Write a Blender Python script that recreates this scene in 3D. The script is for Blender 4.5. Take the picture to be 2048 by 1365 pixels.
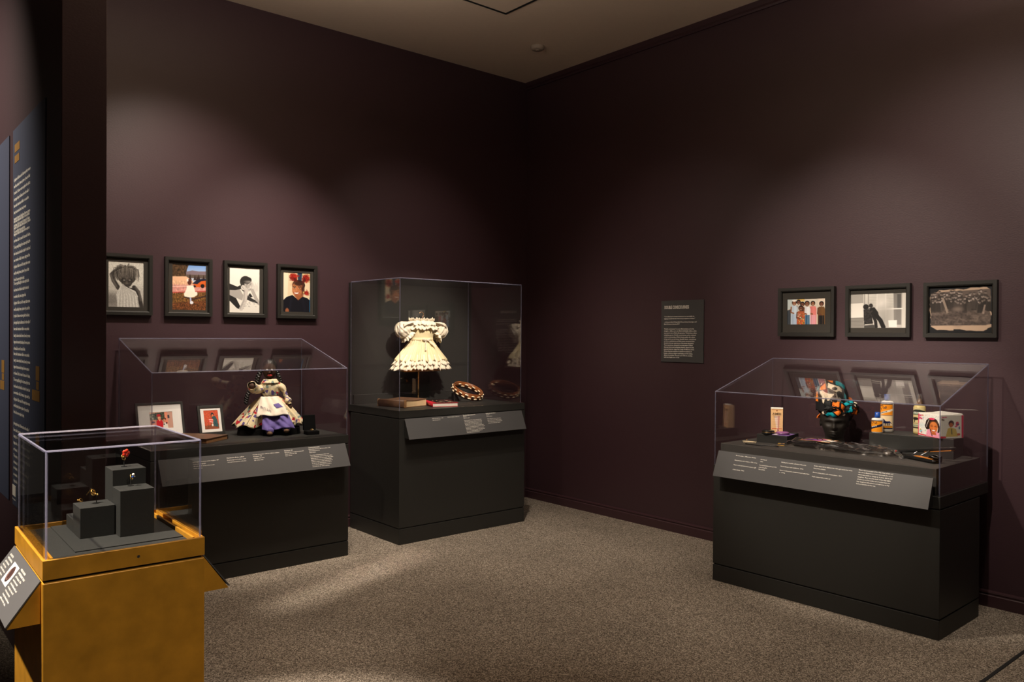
import bpy, bmesh, math, random
import numpy as np
from mathutils import Vector, Matrix

random.seed(7); RNG = np.random.default_rng(7)
scene = bpy.context.scene
for o in list(bpy.data.objects): bpy.data.objects.remove(o, do_unlink=True)
COL = scene.collection
PI = math.pi

# ------------------------------------------------------------------ camera
cam_d = bpy.data.cameras.new('camera'); cam = bpy.data.objects.new('camera', cam_d); COL.objects.link(cam)
yaw, pitch, roll = math.radians(40.4705), math.radians(-0.39607), math.radians(0.33506)
fw = Vector((math.sin(yaw)*math.cos(pitch), math.cos(yaw)*math.cos(pitch), math.sin(pitch)))
rt = Vector((math.cos(yaw), -math.sin(yaw), 0)); up = rt.cross(fw)
rt2 = rt*math.cos(roll) + up*math.sin(roll); up2 = up*math.cos(roll) - rt*math.sin(roll)
CAM = Vector((-4.952, -5.597, 1.5))
m = Matrix((rt2, up2, -fw)).transposed().to_4x4(); m.translation = CAM
cam.matrix_world = m
cam_d.sensor_width = 36.0; cam_d.lens = 1607.33/2048*36; cam_d.clip_start = 0.05
scene.camera = cam

# ------------------------------------------------------------------ light
world = bpy.data.worlds.new('world'); scene.world = world; world.use_nodes = True
world.node_tree.nodes['Background'].inputs[0].default_value = (1.0, 0.82, 0.66, 1)
world.node_tree.nodes['Background'].inputs[1].default_value = 0.014
vs = scene.view_settings
vs.view_transform = 'Standard'; vs.look = 'None'; vs.gamma = 1.0; vs.use_curve_mapping = False
vs.exposure = 0.12
try:
    cy = scene.cycles
    cy.use_denoising = True
    cy.max_bounces = 8; cy.diffuse_bounces = 4; cy.glossy_bounces = 4
    cy.transparent_max_bounces = 64; cy.caustics_reflective = False; cy.caustics_refractive = False
    cy.sample_clamp_indirect = 4.0
except Exception: pass
WARM = (1.0, 0.87, 0.725)
def spot(name, loc, target, watts, angle, blend=0.6, radius=0.04, color=WARM):
    d = bpy.data.lights.new(name, 'SPOT'); d.energy = watts; d.spot_size = math.radians(angle)
    d.spot_blend = blend; d.shadow_soft_size = radius; d.color = color
    o = bpy.data.objects.new(name, d); COL.objects.link(o); o.location = loc
    o.rotation_euler = (Vector(target)-Vector(loc)).to_track_quat('-Z', 'Y').to_euler()
    return o
def area(name, loc, target, watts, sx, sy, color=WARM, spread=180):
    d = bpy.data.lights.new(name, 'AREA'); d.energy = watts; d.shape = 'RECTANGLE'; d.size = sx; d.size_y = sy
    d.color = color; d.spread = math.radians(spread)
    o = bpy.data.objects.new(name, d); COL.objects.link(o); o.location = loc
    o.rotation_euler = (Vector(target)-Vector(loc)).to_track_quat('-Z', 'Y').to_euler()
    return o
# track along the back wall (1.25 m out), track along the middle of the room, lamps over the cases
spot('spot_portraits_a', (-3.35, -1.25, 3.65), (-3.10, -.10, 1.50), 185, 79, 1.0)
spot('spot_portraits_b', (-2.45, -1.25, 3.65), (-2.45, -.10, 1.30), 235, 58, 1.0)
spot('spot_long_case', (-2.75, -1.40, 3.65), (-2.70, -.42, .85), 150, 32, .7)
spot('spot_dress', (-1.65, -2.6, 3.65), (-1.22, -.25, 1.33), 560, 26, .75)
spot('spot_corner', (-1.9, -1.9, 3.65), (-.6, -.9, .3), 150, 62, 1.0)
spot('spot_photos_a', (-3.0, -2.6, 3.65), (0, -3.05, 1.50), 250, 38, 1.0)
spot('spot_photos_b', (-3.0, -4.3, 3.65), (0, -3.85, 1.75), 300, 48, 1.0)
spot('spot_right_case', (-3.1, -2.7, 3.65), (-.45, -3.3, .92), 470, 30, .7)
spot('spot_sign', (-3.0, -1.6, 3.65), (0, -1.75, 1.1), 82, 56, 1.0)
spot('spot_gold_case', (-5.75, -2.95, 3.65), (-4.35, -3.0, .9), 1500, 24, .6)
spot('spot_gold_front', (-4.0, -6.4, 3.65), (-4.3, -3.2, .62), 250, 19, .8)
spot('spot_wall_text', (-6.4, -.5, 3.65), (-4.28, -.45, 2.2), 430, 62, 1.0)
spot('spot_floor_a', (-2.3, -2.2, 3.75), (-1.6, -1.75, 0), 172, 58, 1.0, .06)
spot('spot_floor_b', (-1.1, -4.3, 3.75), (-1.10, -3.85, 0), 150, 46, 1.0, .06)
spot('spot_floor_c', (-3.15, -2.7, 3.75), (-3.45, -2.15, 0), 130, 28, 1.0, .06)
area('ceiling_fill_a', (-3.3, -2.2, 3.22), (-3.3, -2.2, 4), 40, 1.5, 1.2)  # added upward fill to brighten the ceiling, stands for no real fixture
area('ceiling_fill_b', (-1.0, -4.2, 3.3), (-1.0, -4.2, 4), 14, 1.0, 1.0)  # weaker added fill for the right part of the ceiling, also no fixture
spot('spot_case_fronts', (-2.6, -5.2, 3.65), (-1.2, -.75, .6), 170, 24, 1.0)
spot('spot_back_wall', (-1.75, -2.1, 3.65), (-1.25, 0, 1.75), 75, 50, 1.0)
o = area('floor_streak_fill', (-2.45, -1.21, 3.66), (-2.45, -1.21, 0), .7, 1.35, .08, WARM, 7); o.rotation_euler = (0, 0, .34)  # added narrow strip light that draws a streak on the carpet, not a track lamp


# ------------------------------------------------------------------ materials
def srgb(c):
    return tuple((x/12.92 if x <= 0.04045 else ((x+0.055)/1.055)**2.4) for x in c)
def c255(r, g, b): return srgb((r/255, g/255, b/255))
def newmat(name):
    mt = bpy.data.materials.new(name); mt.use_nodes = True
    nt = mt.node_tree; return mt, nt, nt.nodes['Principled BSDF']
def mat(name, col, rough=0.5, metal=0.0, spec=0.5, mottle=0.0, mscale=30.0, bump=0.0, bscale=200.0, stretch=None, coat=0.0, trans=0.0):
    mt, nt, b = newmat(name); N = nt.nodes; L = nt.links
    b.inputs['Base Color'].default_value = (*col, 1); b.inputs['Roughness'].default_value = rough
    b.inputs['Metallic'].default_value = metal; b.inputs['Specular IOR Level'].default_value = spec
    b.inputs['Coat Weight'].default_value = coat; b.inputs['Transmission Weight'].default_value = trans
    tc = N.new('ShaderNodeTexCoord'); src = tc.outputs['Object']
    if stretch:
        mp = N.new('ShaderNodeMapping'); mp.inputs['Scale'].default_value = stretch
        L.new(src, mp.inputs['Vector']); src = mp.outputs['Vector']
    nz = N.new('ShaderNodeTexNoise'); nz.inputs['Scale'].default_value = mscale; nz.inputs['Detail'].default_value = 5
    L.new(src, nz.inputs['Vector'])
    rp = N.new('ShaderNodeMix'); rp.data_type = 'RGBA'
    k = max(mottle, 0.02)
    rp.inputs['A'].default_value = (*[max(0, x*(1-k)) for x in col], 1); rp.inputs['B'].default_value = (*[x*(1+k) for x in col], 1)
    L.new(nz.outputs['Fac'], rp.inputs['Factor']); L.new(rp.outputs['Result'], b.inputs['Base Color'])
    if bump:
        n2 = N.new('ShaderNodeTexNoise'); n2.inputs['Scale'].default_value = bscale; n2.inputs['Detail'].default_value = 3
        L.new(src, n2.inputs['Vector'])
        bp = N.new('ShaderNodeBump'); bp.inputs['Strength'].default_value = bump; bp.inputs['Distance'].default_value = 0.004
        L.new(n2.outputs['Fac'], bp.inputs['Height']); L.new(bp.outputs['Normal'], b.inputs['Normal'])
    return mt
def carpet_mat():
    mt, nt, b = newmat('carpet'); N = nt.nodes; L = nt.links
    tc = N.new('ShaderNodeTexCoord')
    n1 = N.new('ShaderNodeTexNoise'); n1.inputs['Scale'].default_value = 170; n1.inputs['Detail'].default_value = 3; n1.inputs['Roughness'].default_value = .75
    L.new(tc.outputs['Object'], n1.inputs['Vector'])
    vo = N.new('ShaderNodeTexVoronoi'); vo.inputs['Scale'].default_value = 210; L.new(tc.outputs['Object'], vo.inputs['Vector'])
    sp = N.new('ShaderNodeSeparateColor'); L.new(vo.outputs['Color'], sp.inputs[0])
    av = N.new('ShaderNodeMix'); av.data_type = 'FLOAT'; av.inputs['Factor'].default_value = .42; L.new(n1.outputs['Fac'], av.inputs['A']); L.new(sp.outputs[0], av.inputs['B'])
    r = N.new('ShaderNodeValToRGB'); e = r.color_ramp.elements
    e[0].position = .26; e[0].color = (.050, .040, .031, 1); e[1].position = .74; e[1].color = (.54, .47, .39, 1)
    x = e.new(.42); x.color = (.150, .124, .098, 1); x = e.new(.57); x.color = (.28, .235, .188, 1)
    L.new(av.outputs['Result'], r.inputs['Fac'])
    n2 = N.new('ShaderNodeTexNoise'); n2.inputs['Scale'].default_value = 1.6; n2.inputs['Detail'].default_value = 3
    L.new(tc.outputs['Object'], n2.inputs['Vector'])
    mr = N.new('ShaderNodeMapRange'); mr.inputs[1].default_value = .3; mr.inputs[2].default_value = .7; mr.inputs[3].default_value = .86; mr.inputs[4].default_value = 1.1
    L.new(n2.outputs['Fac'], mr.inputs[0])
    mx = N.new('ShaderNodeMix'); mx.data_type = 'RGBA'; mx.blend_type = 'MULTIPLY'; mx.inputs['Factor'].default_value = 1
    L.new(r.outputs['Color'], mx.inputs['A']); L.new(mr.outputs[0], mx.inputs['B'])
    L.new(mx.outputs['Result'], b.inputs['Base Color'])
    b.inputs['Roughness'].default_value = .95; b.inputs['Specular IOR Level'].default_value = .1
    bp = N.new('ShaderNodeBump'); bp.inputs['Strength'].default_value = .35; bp.inputs['Distance'].default_value = .006
    L.new(n1.outputs['Fac'], bp.inputs['Height']); L.new(bp.outputs['Normal'], b.inputs['Normal'])
    return mt
def print_mat(name='printed_picture', rough=.45):
    mt, nt, b = newmat(name)
    a = nt.nodes.new('ShaderNodeAttribute'); a.attribute_name = 'Col'
    nt.links.new(a.outputs['Color'], b.inputs['Base Color']); b.inputs['Roughness'].default_value = rough
    b.inputs['Specular IOR Level'].default_value = .3
    return mt
def acrylic_mat(name='clear_acrylic', tint=(1, 1, 1), gloss=1.0, haze=0.0, rough=.012):
    mt = bpy.data.materials.new(name); mt.use_nodes = True; nt = mt.node_tree; N = nt.nodes; L = nt.links
    N.clear(); out = N.new('ShaderNodeOutputMaterial')
    geo = N.new('ShaderNodeNewGeometry'); ior = N.new('ShaderNodeMapRange')
    ior.inputs[3].default_value = 1.49; ior.inputs[4].default_value = 1/1.49
    L.new(geo.outputs['Backfacing'], ior.inputs[0])
    fr = N.new('ShaderNodeFresnel'); L.new(ior.outputs[0], fr.inputs['IOR'])
    tr = N.new('ShaderNodeBsdfTransparent'); tr.inputs[0].default_value = (*tint, 1)
    gl = N.new('ShaderNodeBsdfGlossy'); gl.inputs['Roughness'].default_value = rough
    mul = N.new('ShaderNodeMath'); mul.operation = 'MULTIPLY'; mul.inputs[1].default_value = gloss; L.new(fr.outputs[0], mul.inputs[0])
    mx = N.new('ShaderNodeMixShader'); L.new(mul.outputs[0], mx.inputs[0]); L.new(tr.outputs[0], mx.inputs[1]); L.new(gl.outputs[0], mx.inputs[2])
    last = mx
    if haze:
        df = N.new('ShaderNodeBsdfDiffuse'); df.inputs[0].default_value = (.8, .8, .85, 1)
        m2 = N.new('ShaderNodeMixShader'); m2.inputs[0].default_value = haze
        L.new(mx.outputs[0], m2.inputs[1]); L.new(df.outputs[0], m2.inputs[2]); last = m2
    L.new(last.outputs[0], out.inputs[0]); return mt
def edge_mat():
    mt = bpy.data.materials.new('polished_acrylic_edge'); mt.use_nodes = True; nt = mt.node_tree; N = nt.nodes; L = nt.links
    N.clear(); out = N.new('ShaderNodeOutputMaterial')
    df = N.new('ShaderNodeBsdfDiffuse'); df.inputs[0].default_value = (.46, .46, .60, 1)
    tl = N.new('ShaderNodeBsdfTranslucent'); tl.inputs[0].default_value = (.56, .55, .70, 1)
    tr = N.new('ShaderNodeBsdfTransparent'); tr.inputs[0].default_value = (.9, .9, 1, 1)
    gl = N.new('ShaderNodeBsdfGlossy'); gl.inputs['Roughness'].default_value = .12
    a = N.new('ShaderNodeMixShader'); a.inputs[0].default_value = .55; L.new(df.outputs[0], a.inputs[1]); L.new(tl.outputs[0], a.inputs[2])
    b = N.new('ShaderNodeMixShader'); b.inputs[0].default_value = .64; L.new(a.outputs[0], b.inputs[1]); L.new(tr.outputs[0], b.inputs[2])
    c = N.new('ShaderNodeMixShader'); c.inputs[0].default_value = .16; L.new(b.outputs[0], c.inputs[1]); L.new(gl.outputs[0], c.inputs[2])
    L.new(c.outputs[0], out.inputs[0]); return mt
def cells_mat(name, cols, scale, edge_col=None, edge_w=.05, rough=.7, bump=.2, shift=(0, 0, 0)):
    """printed cloth: irregular patches of flat colour, optionally with dark outlines"""
    mt, nt, b = newmat(name); N = nt.nodes; L = nt.links
    tc = N.new('ShaderNodeTexCoord')
    nz = N.new('ShaderNodeTexNoise'); nz.inputs['Scale'].default_value = scale*.6; L.new(tc.outputs['Object'], nz.inputs['Vector'])
    sc = N.new('ShaderNodeVectorMath'); sc.operation = 'SCALE'; sc.inputs['Scale'].default_value = 1.1/scale; L.new(nz.outputs['Color'], sc.inputs[0])
    ad = N.new('ShaderNodeVectorMath'); ad.operation = 'ADD'; L.new(tc.outputs['Object'], ad.inputs[0]); L.new(sc.outputs[0], ad.inputs[1])
    of = N.new('ShaderNodeVectorMath'); of.operation = 'ADD'; of.inputs[1].default_value = shift; L.new(ad.outputs[0], of.inputs[0]); ad = of
    vo = N.new('ShaderNodeTexVoronoi'); vo.inputs['Scale'].default_value = scale; L.new(ad.outputs[0], vo.inputs['Vector'])
    sp = N.new('ShaderNodeSeparateColor'); L.new(vo.outputs['Color'], sp.inputs[0])
    r = N.new('ShaderNodeValToRGB'); r.color_ramp.interpolation = 'CONSTANT'; e = r.color_ramp.elements
    e[0].position = 0; e[0].color = (*cols[0][1], 1); e[1].position = cols[0][0]; e[1].color = (*cols[1][1], 1)
    acc = cols[0][0]
    for i in range(1, len(cols)-1):
        acc += cols[i][0]; x = e.new(min(acc, .999)); x.color = (*cols[i+1][1], 1)
    L.new(sp.outputs[0], r.inputs['Fac']); last = r.outputs['Color']
    if edge_col:
        v2 = N.new('ShaderNodeTexVoronoi'); v2.feature = 'DISTANCE_TO_EDGE'; v2.inputs['Scale'].default_value = scale; L.new(ad.outputs[0], v2.inputs['Vector'])
        lt = N.new('ShaderNodeMath'); lt.operation = 'LESS_THAN'; lt.inputs[1].default_value = edge_w; L.new(v2.outputs['Distance'], lt.inputs[0])
        mx = N.new('ShaderNodeMix'); mx.data_type = 'RGBA'; L.new(lt.outputs[0], mx.inputs['Factor']); L.new(last, mx.inputs['A']); mx.inputs['B'].default_value = (*edge_col, 1)
        last = mx.outputs['Result']
    L.new(last, b.inputs['Base Color']); b.inputs['Roughness'].default_value = rough; b.inputs['Specular IOR Level'].default_value = .2
    n3 = N.new('ShaderNodeTexNoise'); n3.inputs['Scale'].default_value = 60; L.new(tc.outputs['Object'], n3.inputs['Vector'])
    bp = N.new('ShaderNodeBump'); bp.inputs['Strength'].default_value = bump; bp.inputs['Distance'].default_value = .004
    L.new(n3.outputs['Fac'], bp.inputs['Height']); L.new(bp.outputs['Normal'], b.inputs['Normal'])
    return mt

M = {}
M['wall'] = mat('plum_wall_paint', (.047, .0222, .0280), .46, spec=.5, mottle=.05, mscale=8, bump=.12, bscale=75, stretch=(1, 1, 2.2))
M['trim'] = mat('plum_trim_paint', (.048, .021, .026), .36, spec=.5)
M['ceil'] = mat('ceiling_paint', (.76, .62, .50), .8, mottle=.04, mscale=40)
M['carpet'] = carpet_mat()
M['black'] = mat('charcoal_paint', (.0225, .0220, .0200), .5, spec=.4, mottle=.06, mscale=60, bump=.05, bscale=300)
M['deep'] = mat('black_gap', (.006, .006, .006), .8)
M['deck'] = mat('charcoal_deck', (.058, .053, .049), .55, spec=.35, mottle=.06, mscale=50)
M['riser'] = mat('grey_black_riser', (.021, .022, .021), .55, spec=.3)
M['label'] = mat('grey_label_board', (.074, .073, .075), .5, spec=.3)
M['signboard'] = mat('dark_grey_sign_board', (.060, .059, .060), .5, spec=.3)
M['ink'] = mat('white_lettering', (.86, .82, .74), .6)
M['frame'] = mat('black_frame_wood', (.015, .014, .012), .45, spec=.5, mottle=.1, mscale=90)
M['matboard'] = mat('dark_mat_board', (.040, .036, .031), .85, spec=.2)
M['whitemat'] = mat('white_mat_board', (.78, .75, .72), .85)
M['print'] = print_mat()
M['acrylic'] = acrylic_mat(gloss=1.3)
M['edge'] = edge_mat()
M['gold'] = mat('gold_paint', (.52, .245, .022), .34, metal=.28, spec=.5, mottle=.42, mscale=15, bump=.03, bscale=90)
M['goldmetal'] = mat('gold_metal', (.90, .58, .18), .2, metal=1)
M['brass'] = mat('brass_wire', (.72, .42, .16), .25, metal=1)
M['copper'] = mat('copper_wire', (.75, .38, .18), .25, metal=1)
M['panelblue'] = mat('blue_grey_vinyl', (.056, .066, .108), .5, spec=.35)
M['goldink'] = mat('gold_lettering', (.30, .155, .035), .5)
M['lace'] = mat('cream_lace', (.86, .76, .60), .85, mottle=.22, mscale=90, bump=.5, bscale=260)
M['satin'] = mat('cream_satin', (.84, .71, .43), .55, mottle=.08, mscale=40, bump=.12, bscale=120)
M['petti'] = mat('straw_lining', (.58, .42, .16), .8, mottle=.15, mscale=60)
M['hairblack'] = mat('black_hair', (.007, .006, .006), .38, spec=.6, bump=.8, bscale=160, stretch=(.25, 1, 1))
M['skin'] = mat('brown_doll_cloth', (.060, .026, .015), .75, mottle=.1, mscale=90)
M['cream'] = cells_mat('printed_cream_cotton', [(.58, (.72, .60, .38)), (.16, (.62, .55, .40)), (.07, (.44, .02, .03)), (.08, (.10, .07, .22)), (.06, (.20, .27, .23)), (.07, (.74, .64, .45))], 52, bump=.5)
M['apron'] = mat('white_apron_cotton', (.78, .70, .58), .85, mottle=.05, mscale=70, bump=.3, bscale=40)
M['purple'] = mat('purple_cotton', (.125, .090, .300), .8, mottle=.25, mscale=120, bump=.35, bscale=45)
M['shoe'] = mat('brown_shoe_cloth', (.11, .055, .022), .7)
M['eye'] = mat('white_eye_paint', (.8, .78, .7), .4)
M['lips'] = mat('red_lip_felt', (.55, .03, .03), .7)
M['thread'] = mat('purple_thread', (.09, .03, .08), .8)
M['leather'] = mat('worn_brown_leather', (.105, .052, .027), .5, mottle=.7, mscale=22, bump=.3, bscale=60)
M['leatheredge'] = mat('scuffed_tan_leather', (.30, .15, .06), .7, mottle=.6, mscale=70)
M['pages'] = mat('aged_page_edges', (.66, .46, .25), .85, mottle=.2, mscale=12, bump=.5, bscale=60, stretch=(.3, .3, 14))
M['whitepages'] = mat('white_page_edges', (.80, .74, .66), .85, bump=.4, bscale=60, stretch=(.3, .3, 14))
M['redcloth'] = mat('red_book_cloth', (.52, .012, .028), .5)
M['shell'] = mat('cowrie_shell', (.78, .64, .42), .3, mottle=.15, mscale=120, coat=.3)
M['shellslit'] = mat('cowrie_slit', (.05, .025, .015), .8)
M['wood'] = mat('polished_brown_wood', (.26, .080, .022), .22, mottle=.5, mscale=30, coat=.5, stretch=(1, 1, 4))
M['plasticblack'] = mat('black_plastic', (.012, .012, .012), .22, spec=.5)
M['matteblack'] = mat('matte_black_plaster', (.018, .015, .012), .55, spec=.35, mottle=.1, mscale=60)
M['purplegloss'] = mat('purple_compact_plastic', (.30, .10, .28), .18, coat=.6)
M['lilac'] = mat('lilac_card', (.25, .13, .42), .45)
M['blueplastic'] = mat('blue_cap_plastic', (.012, .075, .38), .3)
M['whiteplastic'] = mat('white_bottle_plastic', (.80, .78, .72), .3, coat=.2)
M['creamplastic'] = mat('straw_bottle_plastic', (.56, .44, .17), .3, coat=.3)
M['brownplastic'] = mat('brown_pump_plastic', (.20, .10, .05), .25, coat=.4)
M['cap'] = acrylic_mat('clear_cap_plastic', (.93, .91, .88), 1.3, .06)
M['orangeplate'] = mat('orange_ceramic_plate', (.80, .28, .05), .3, metal=.3)
M['film'] = acrylic_mat('clear_bag_film', (.93, .93, .93), 3.2, .003, .10)
M['cardyellow'] = mat('yellow_card_border', (.72, .42, .08), .5)
M['wrap'] = cells_mat('printed_wrap_cloth', [(.24, (.90, .26, .02)), (.26, (.0, .30, .36)), (.30, (.84, .72, .54)), (.20, (.020, .022, .022))], 16, edge_col=(.015, .014, .013), edge_w=.07, bump=.3, shift=(.22, .64, .9))
M['wrapband'] = cells_mat('printed_wrap_cloth_twisted', [(.20, (.88, .20, .02)), (.42, (.0, .30, .36)), (.12, (.84, .72, .54)), (.26, (.016, .018, .018))], 19, edge_col=(.012, .012, .012), edge_w=.10, bump=.3, shift=(.7, .3, .1))
M['peach'] = mat('peach_box_card', (.80, .52, .30), .5)
M['red'] = mat('red_enamel', (.75, .045, .02), .2, coat=.5)
M['bluegem'] = mat('blue_gem', (.02, .10, .45), .1, coat=.5)
M['pearl'] = mat('pearl', (.85, .78, .70), .15, coat=.6)
M['velvet'] = mat('black_velvet', (.005, .005, .005), .95, spec=.08)
M['chrome'] = mat('grey_steel', (.4, .4, .42), .3, metal=1)
M['smoke'] = mat('white_detector_plastic', (.42, .34, .27), .6)
M['pinkcard'] = mat('pink_card', (.66, .05, .16), .5)
M['whitecard'] = mat('white_card', (.80, .77, .70), .5)

# ------------------------------------------------------------------ mesh helpers
class MB:
    def __init__(s): s.v = []; s.f = []
    def add(s, vs, fs):
        n = len(s.v); s.v += [tuple(p) for p in vs]; s.f += [tuple(i+n for i in f) for f in fs]; return s
    def box(s, x0, x1, y0, y1, z0, z1, mtx=None):
        vs = [(x, y, z) for z in (z0, z1) for y in (y0, y1) for x in (x0, x1)]
        if mtx is not None: vs = [tuple(mtx @ Vector(p)) for p in vs]
        return s.add(vs, [(0, 2, 3, 1), (4, 5, 7, 6), (0, 1, 5, 4), (2, 6, 7, 3), (0, 4, 6, 2), (1, 3, 7, 5)])
    def hexa(s, bot, top):
        return s.add(list(bot)+list(top), [(3, 2, 1, 0), (4, 5, 6, 7), (0, 1, 5, 4), (1, 2, 6, 5), (2, 3, 7, 6), (3, 0, 4, 7)])
    def surf(s, fn, nu, nv, closeu=False, closev=False):
        n = len(s.v); mu = nu if closeu else nu+1; mv = nv if closev else nv+1
        for j in range(mv):
            for i in range(mu): s.v.append(tuple(fn(i/nu, j/nv)))
        for j in range(nv):
            for i in range(nu):
                a = n+j*mu+i; b = n+j*mu+(i+1) % mu; j2 = (j+1) % mv
                s.f.append((a, b, n+j2*mu+(i+1) % mu, n+j2*mu+i))
        return s
    def sphere(s, c, r, nu=20, nv=12, mtx=None, fn=None):
        r = (r, r, r) if not hasattr(r, '__len__') else r
        def g(u, v):
            a = 2*PI*u; t = PI*(v*.998+.001); d = Vector((math.sin(t)*math.cos(a), math.sin(t)*math.sin(a), math.cos(t)))
            k = fn(d) if fn else 1
            p = Vector((d.x*r[0]*k, d.y*r[1]*k, d.z*r[2]*k))
            if mtx is not None: p = mtx @ p
            return (p.x+c[0], p.y+c[1], p.z+c[2])
        return s.surf(g, nu, nv, True)
    def lathe(s, prof, c=(0, 0, 0), n=24, sx=1, sy=1, cap=True):
        k = len(prof); st = len(s.v)
        for (r, z) in prof:
            for i in range(n):
                a = 2*PI*i/n; s.v.append((c[0]+r*sx*math.cos(a), c[1]+r*sy*math.sin(a), c[2]+z))
        for j in range(k-1):
            for i in range(n): s.f.append((st+j*n+i, st+j*n+(i+1) % n, st+(j+1)*n+(i+1) % n, st+(j+1)*n+i))
        if cap:
            s.f.append(tuple(st+i for i in range(n))[::-1]); s.f.append(tuple(st+(k-1)*n+i for i in range(n)))
        return s
    def tube(s, pts, r, n=8, cap=True):
        pts = [Vector(p) for p in pts]; k = len(pts); st = len(s.v)
        rs = r if hasattr(r, '__len__') else [r]*k
        up0 = Vector((0, 0, 1)); prev = None
        for i, p in enumerate(pts):
            t = (pts[min(i+1, k-1)]-pts[max(i-1, 0)]).normalized()
            a = prev if prev is not None else (up0 if abs(t.z) < .95 else Vector((1, 0, 0)))
            x = (a - t*a.dot(t)).normalized(); prev = x; y = t.cross(x)
            for q in range(n):
                th = 2*PI*q/n; s.v.append(tuple(p + x*rs[i]*math.cos(th) + y*rs[i]*math.sin(th)))
        for j in range(k-1):
            for i in range(n): s.f.append((st+j*n+i, st+j*n+(i+1) % n, st+(j+1)*n+(i+1) % n, st+(j+1)*n+i))
        if cap:
            s.f.append(tuple(st+i for i in range(n))[::-1]); s.f.append(tuple(st+(k-1)*n+i for i in range(n)))
        return s
    def torus(s, c, R, r, mtx=None, nu=28, nv=8, rz=None):
        rz = rz or r
        def g(u, v):
            a, b = 2*PI*u, 2*PI*v
            p = Vector(((R+r*math.cos(b))*math.cos(a), (R+r*math.cos(b))*math.sin(a), rz*math.sin(b)))
            if mtx is not None: p = mtx @ p
            return (p.x+c[0], p.y+c[1], p.z+c[2])
        return s.surf(g, nu, nv, True, True)
    def prism(s, poly, d0, d1, fn):
        """poly of (a, b); fn(a, b, d) -> xyz; extruded from d0 to d1"""
        n = len(poly); st = len(s.v)
        for d in (d0, d1):
            for (a, b) in poly: s.v.append(tuple(fn(a, b, d)))
        s.f.append(tuple(st+i for i in range(n))[::-1]); s.f.append(tuple(st+n+i for i in range(n)))
        for i in range(n): s.f.append((st+i, st+(i+1) % n, st+n+(i+1) % n, st+n+i))
        return s
    def build(s, name, mt, parent=None, smooth=False, bevel=0, loc=None, solid=0, fixn=True):
        me = bpy.data.meshes.new(name); me.from_pydata(s.v, [], s.f)
        if fixn:
            bm = bmesh.new(); bm.from_mesh(me); bmesh.ops.recalc_face_normals(bm, faces=bm.faces); bm.to_mesh(me); bm.free()
        me.materials.append(mt); 
        if smooth: me.polygons.foreach_set('use_smooth', [True]*len(me.polygons))
        o = bpy.data.objects.new(name, me); COL.objects.link(o)
        if parent is not None: o.parent = parent
        if loc is not None: o.location = loc
        if solid:
            md = o.modifiers.new('thick', 'SOLIDIFY'); md.thickness = solid; md.offset = 0
        if bevel:
            md = o.modifiers.new('edge', 'BEVEL'); md.width = bevel; md.segments = 2; md.limit_method = 'ANGLE'; md.angle_limit = .7
        return o
def tag(o, label=None, cat=None, group=None, kind=None):
    if label: o['label'] = label
    if cat: o['category'] = cat
    if group: o['group'] = group
    if kind: o['kind'] = kind
    return o
def thing(name, label, cat, loc=(0, 0, 0), rz=0.0, group=None, rx=0.0):
    o = bpy.data.objects.new(name, None); o.empty_display_size = .05; COL.objects.link(o)
    o.location = loc; o.rotation_euler = (rx, 0, rz)
    return tag(o, label, cat, group)
def structure(o): o['kind'] = 'structure'; return o

# text: every line is set to a chosen width; the lines of a block become one mesh
_cache = {}
def line_geo(txt, bold=0.0, res=1):
    k = (txt, bold, res)
    if k not in _cache:
        cu = bpy.data.curves.new('t', 'FONT'); cu.body = txt; cu.size = 1; cu.resolution_u = res; cu.offset = bold
        ob = bpy.data.objects.new('t', cu); me = bpy.data.meshes.new_from_object(ob)
        n = len(me.vertices); co = np.zeros(n*3); me.vertices.foreach_get('co', co); co = co.reshape(-1, 3)
        fs = [tuple(p.vertices) for p in me.polygons]
        bpy.data.objects.remove(ob); bpy.data.curves.remove(cu); bpy.data.meshes.remove(me)
        _cache[k] = (co, fs)
    return _cache[k]
def text_block(name, lines, mt, parent, origin, xd, yd, bold=0.0, res=1, lift=.0006, shear=0.0):
    """lines: (text, x, y, width, size): x to the right, y down from the origin"""
    xd, yd = Vector(xd).normalized(), Vector(yd).normalized(); nd = xd.cross(yd); O = Vector(origin)+nd*lift
    mb = MB()
    for (t, x, y, w, sz) in lines:
        co, fs = line_geo(t, bold, res)
        if not len(co): continue
        x0, x1 = co[:, 0].min(), co[:, 0].max(); k = w/(x1-x0) if w else sz
        vs_ = [O + xd*(x+(c[0]-x0)*k+shear*c[1]*sz) + yd*(-y + c[1]*sz) for c in co]
        mb.add(vs_, fs)
    return mb.build(name, mt, parent, fixn=False)

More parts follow.
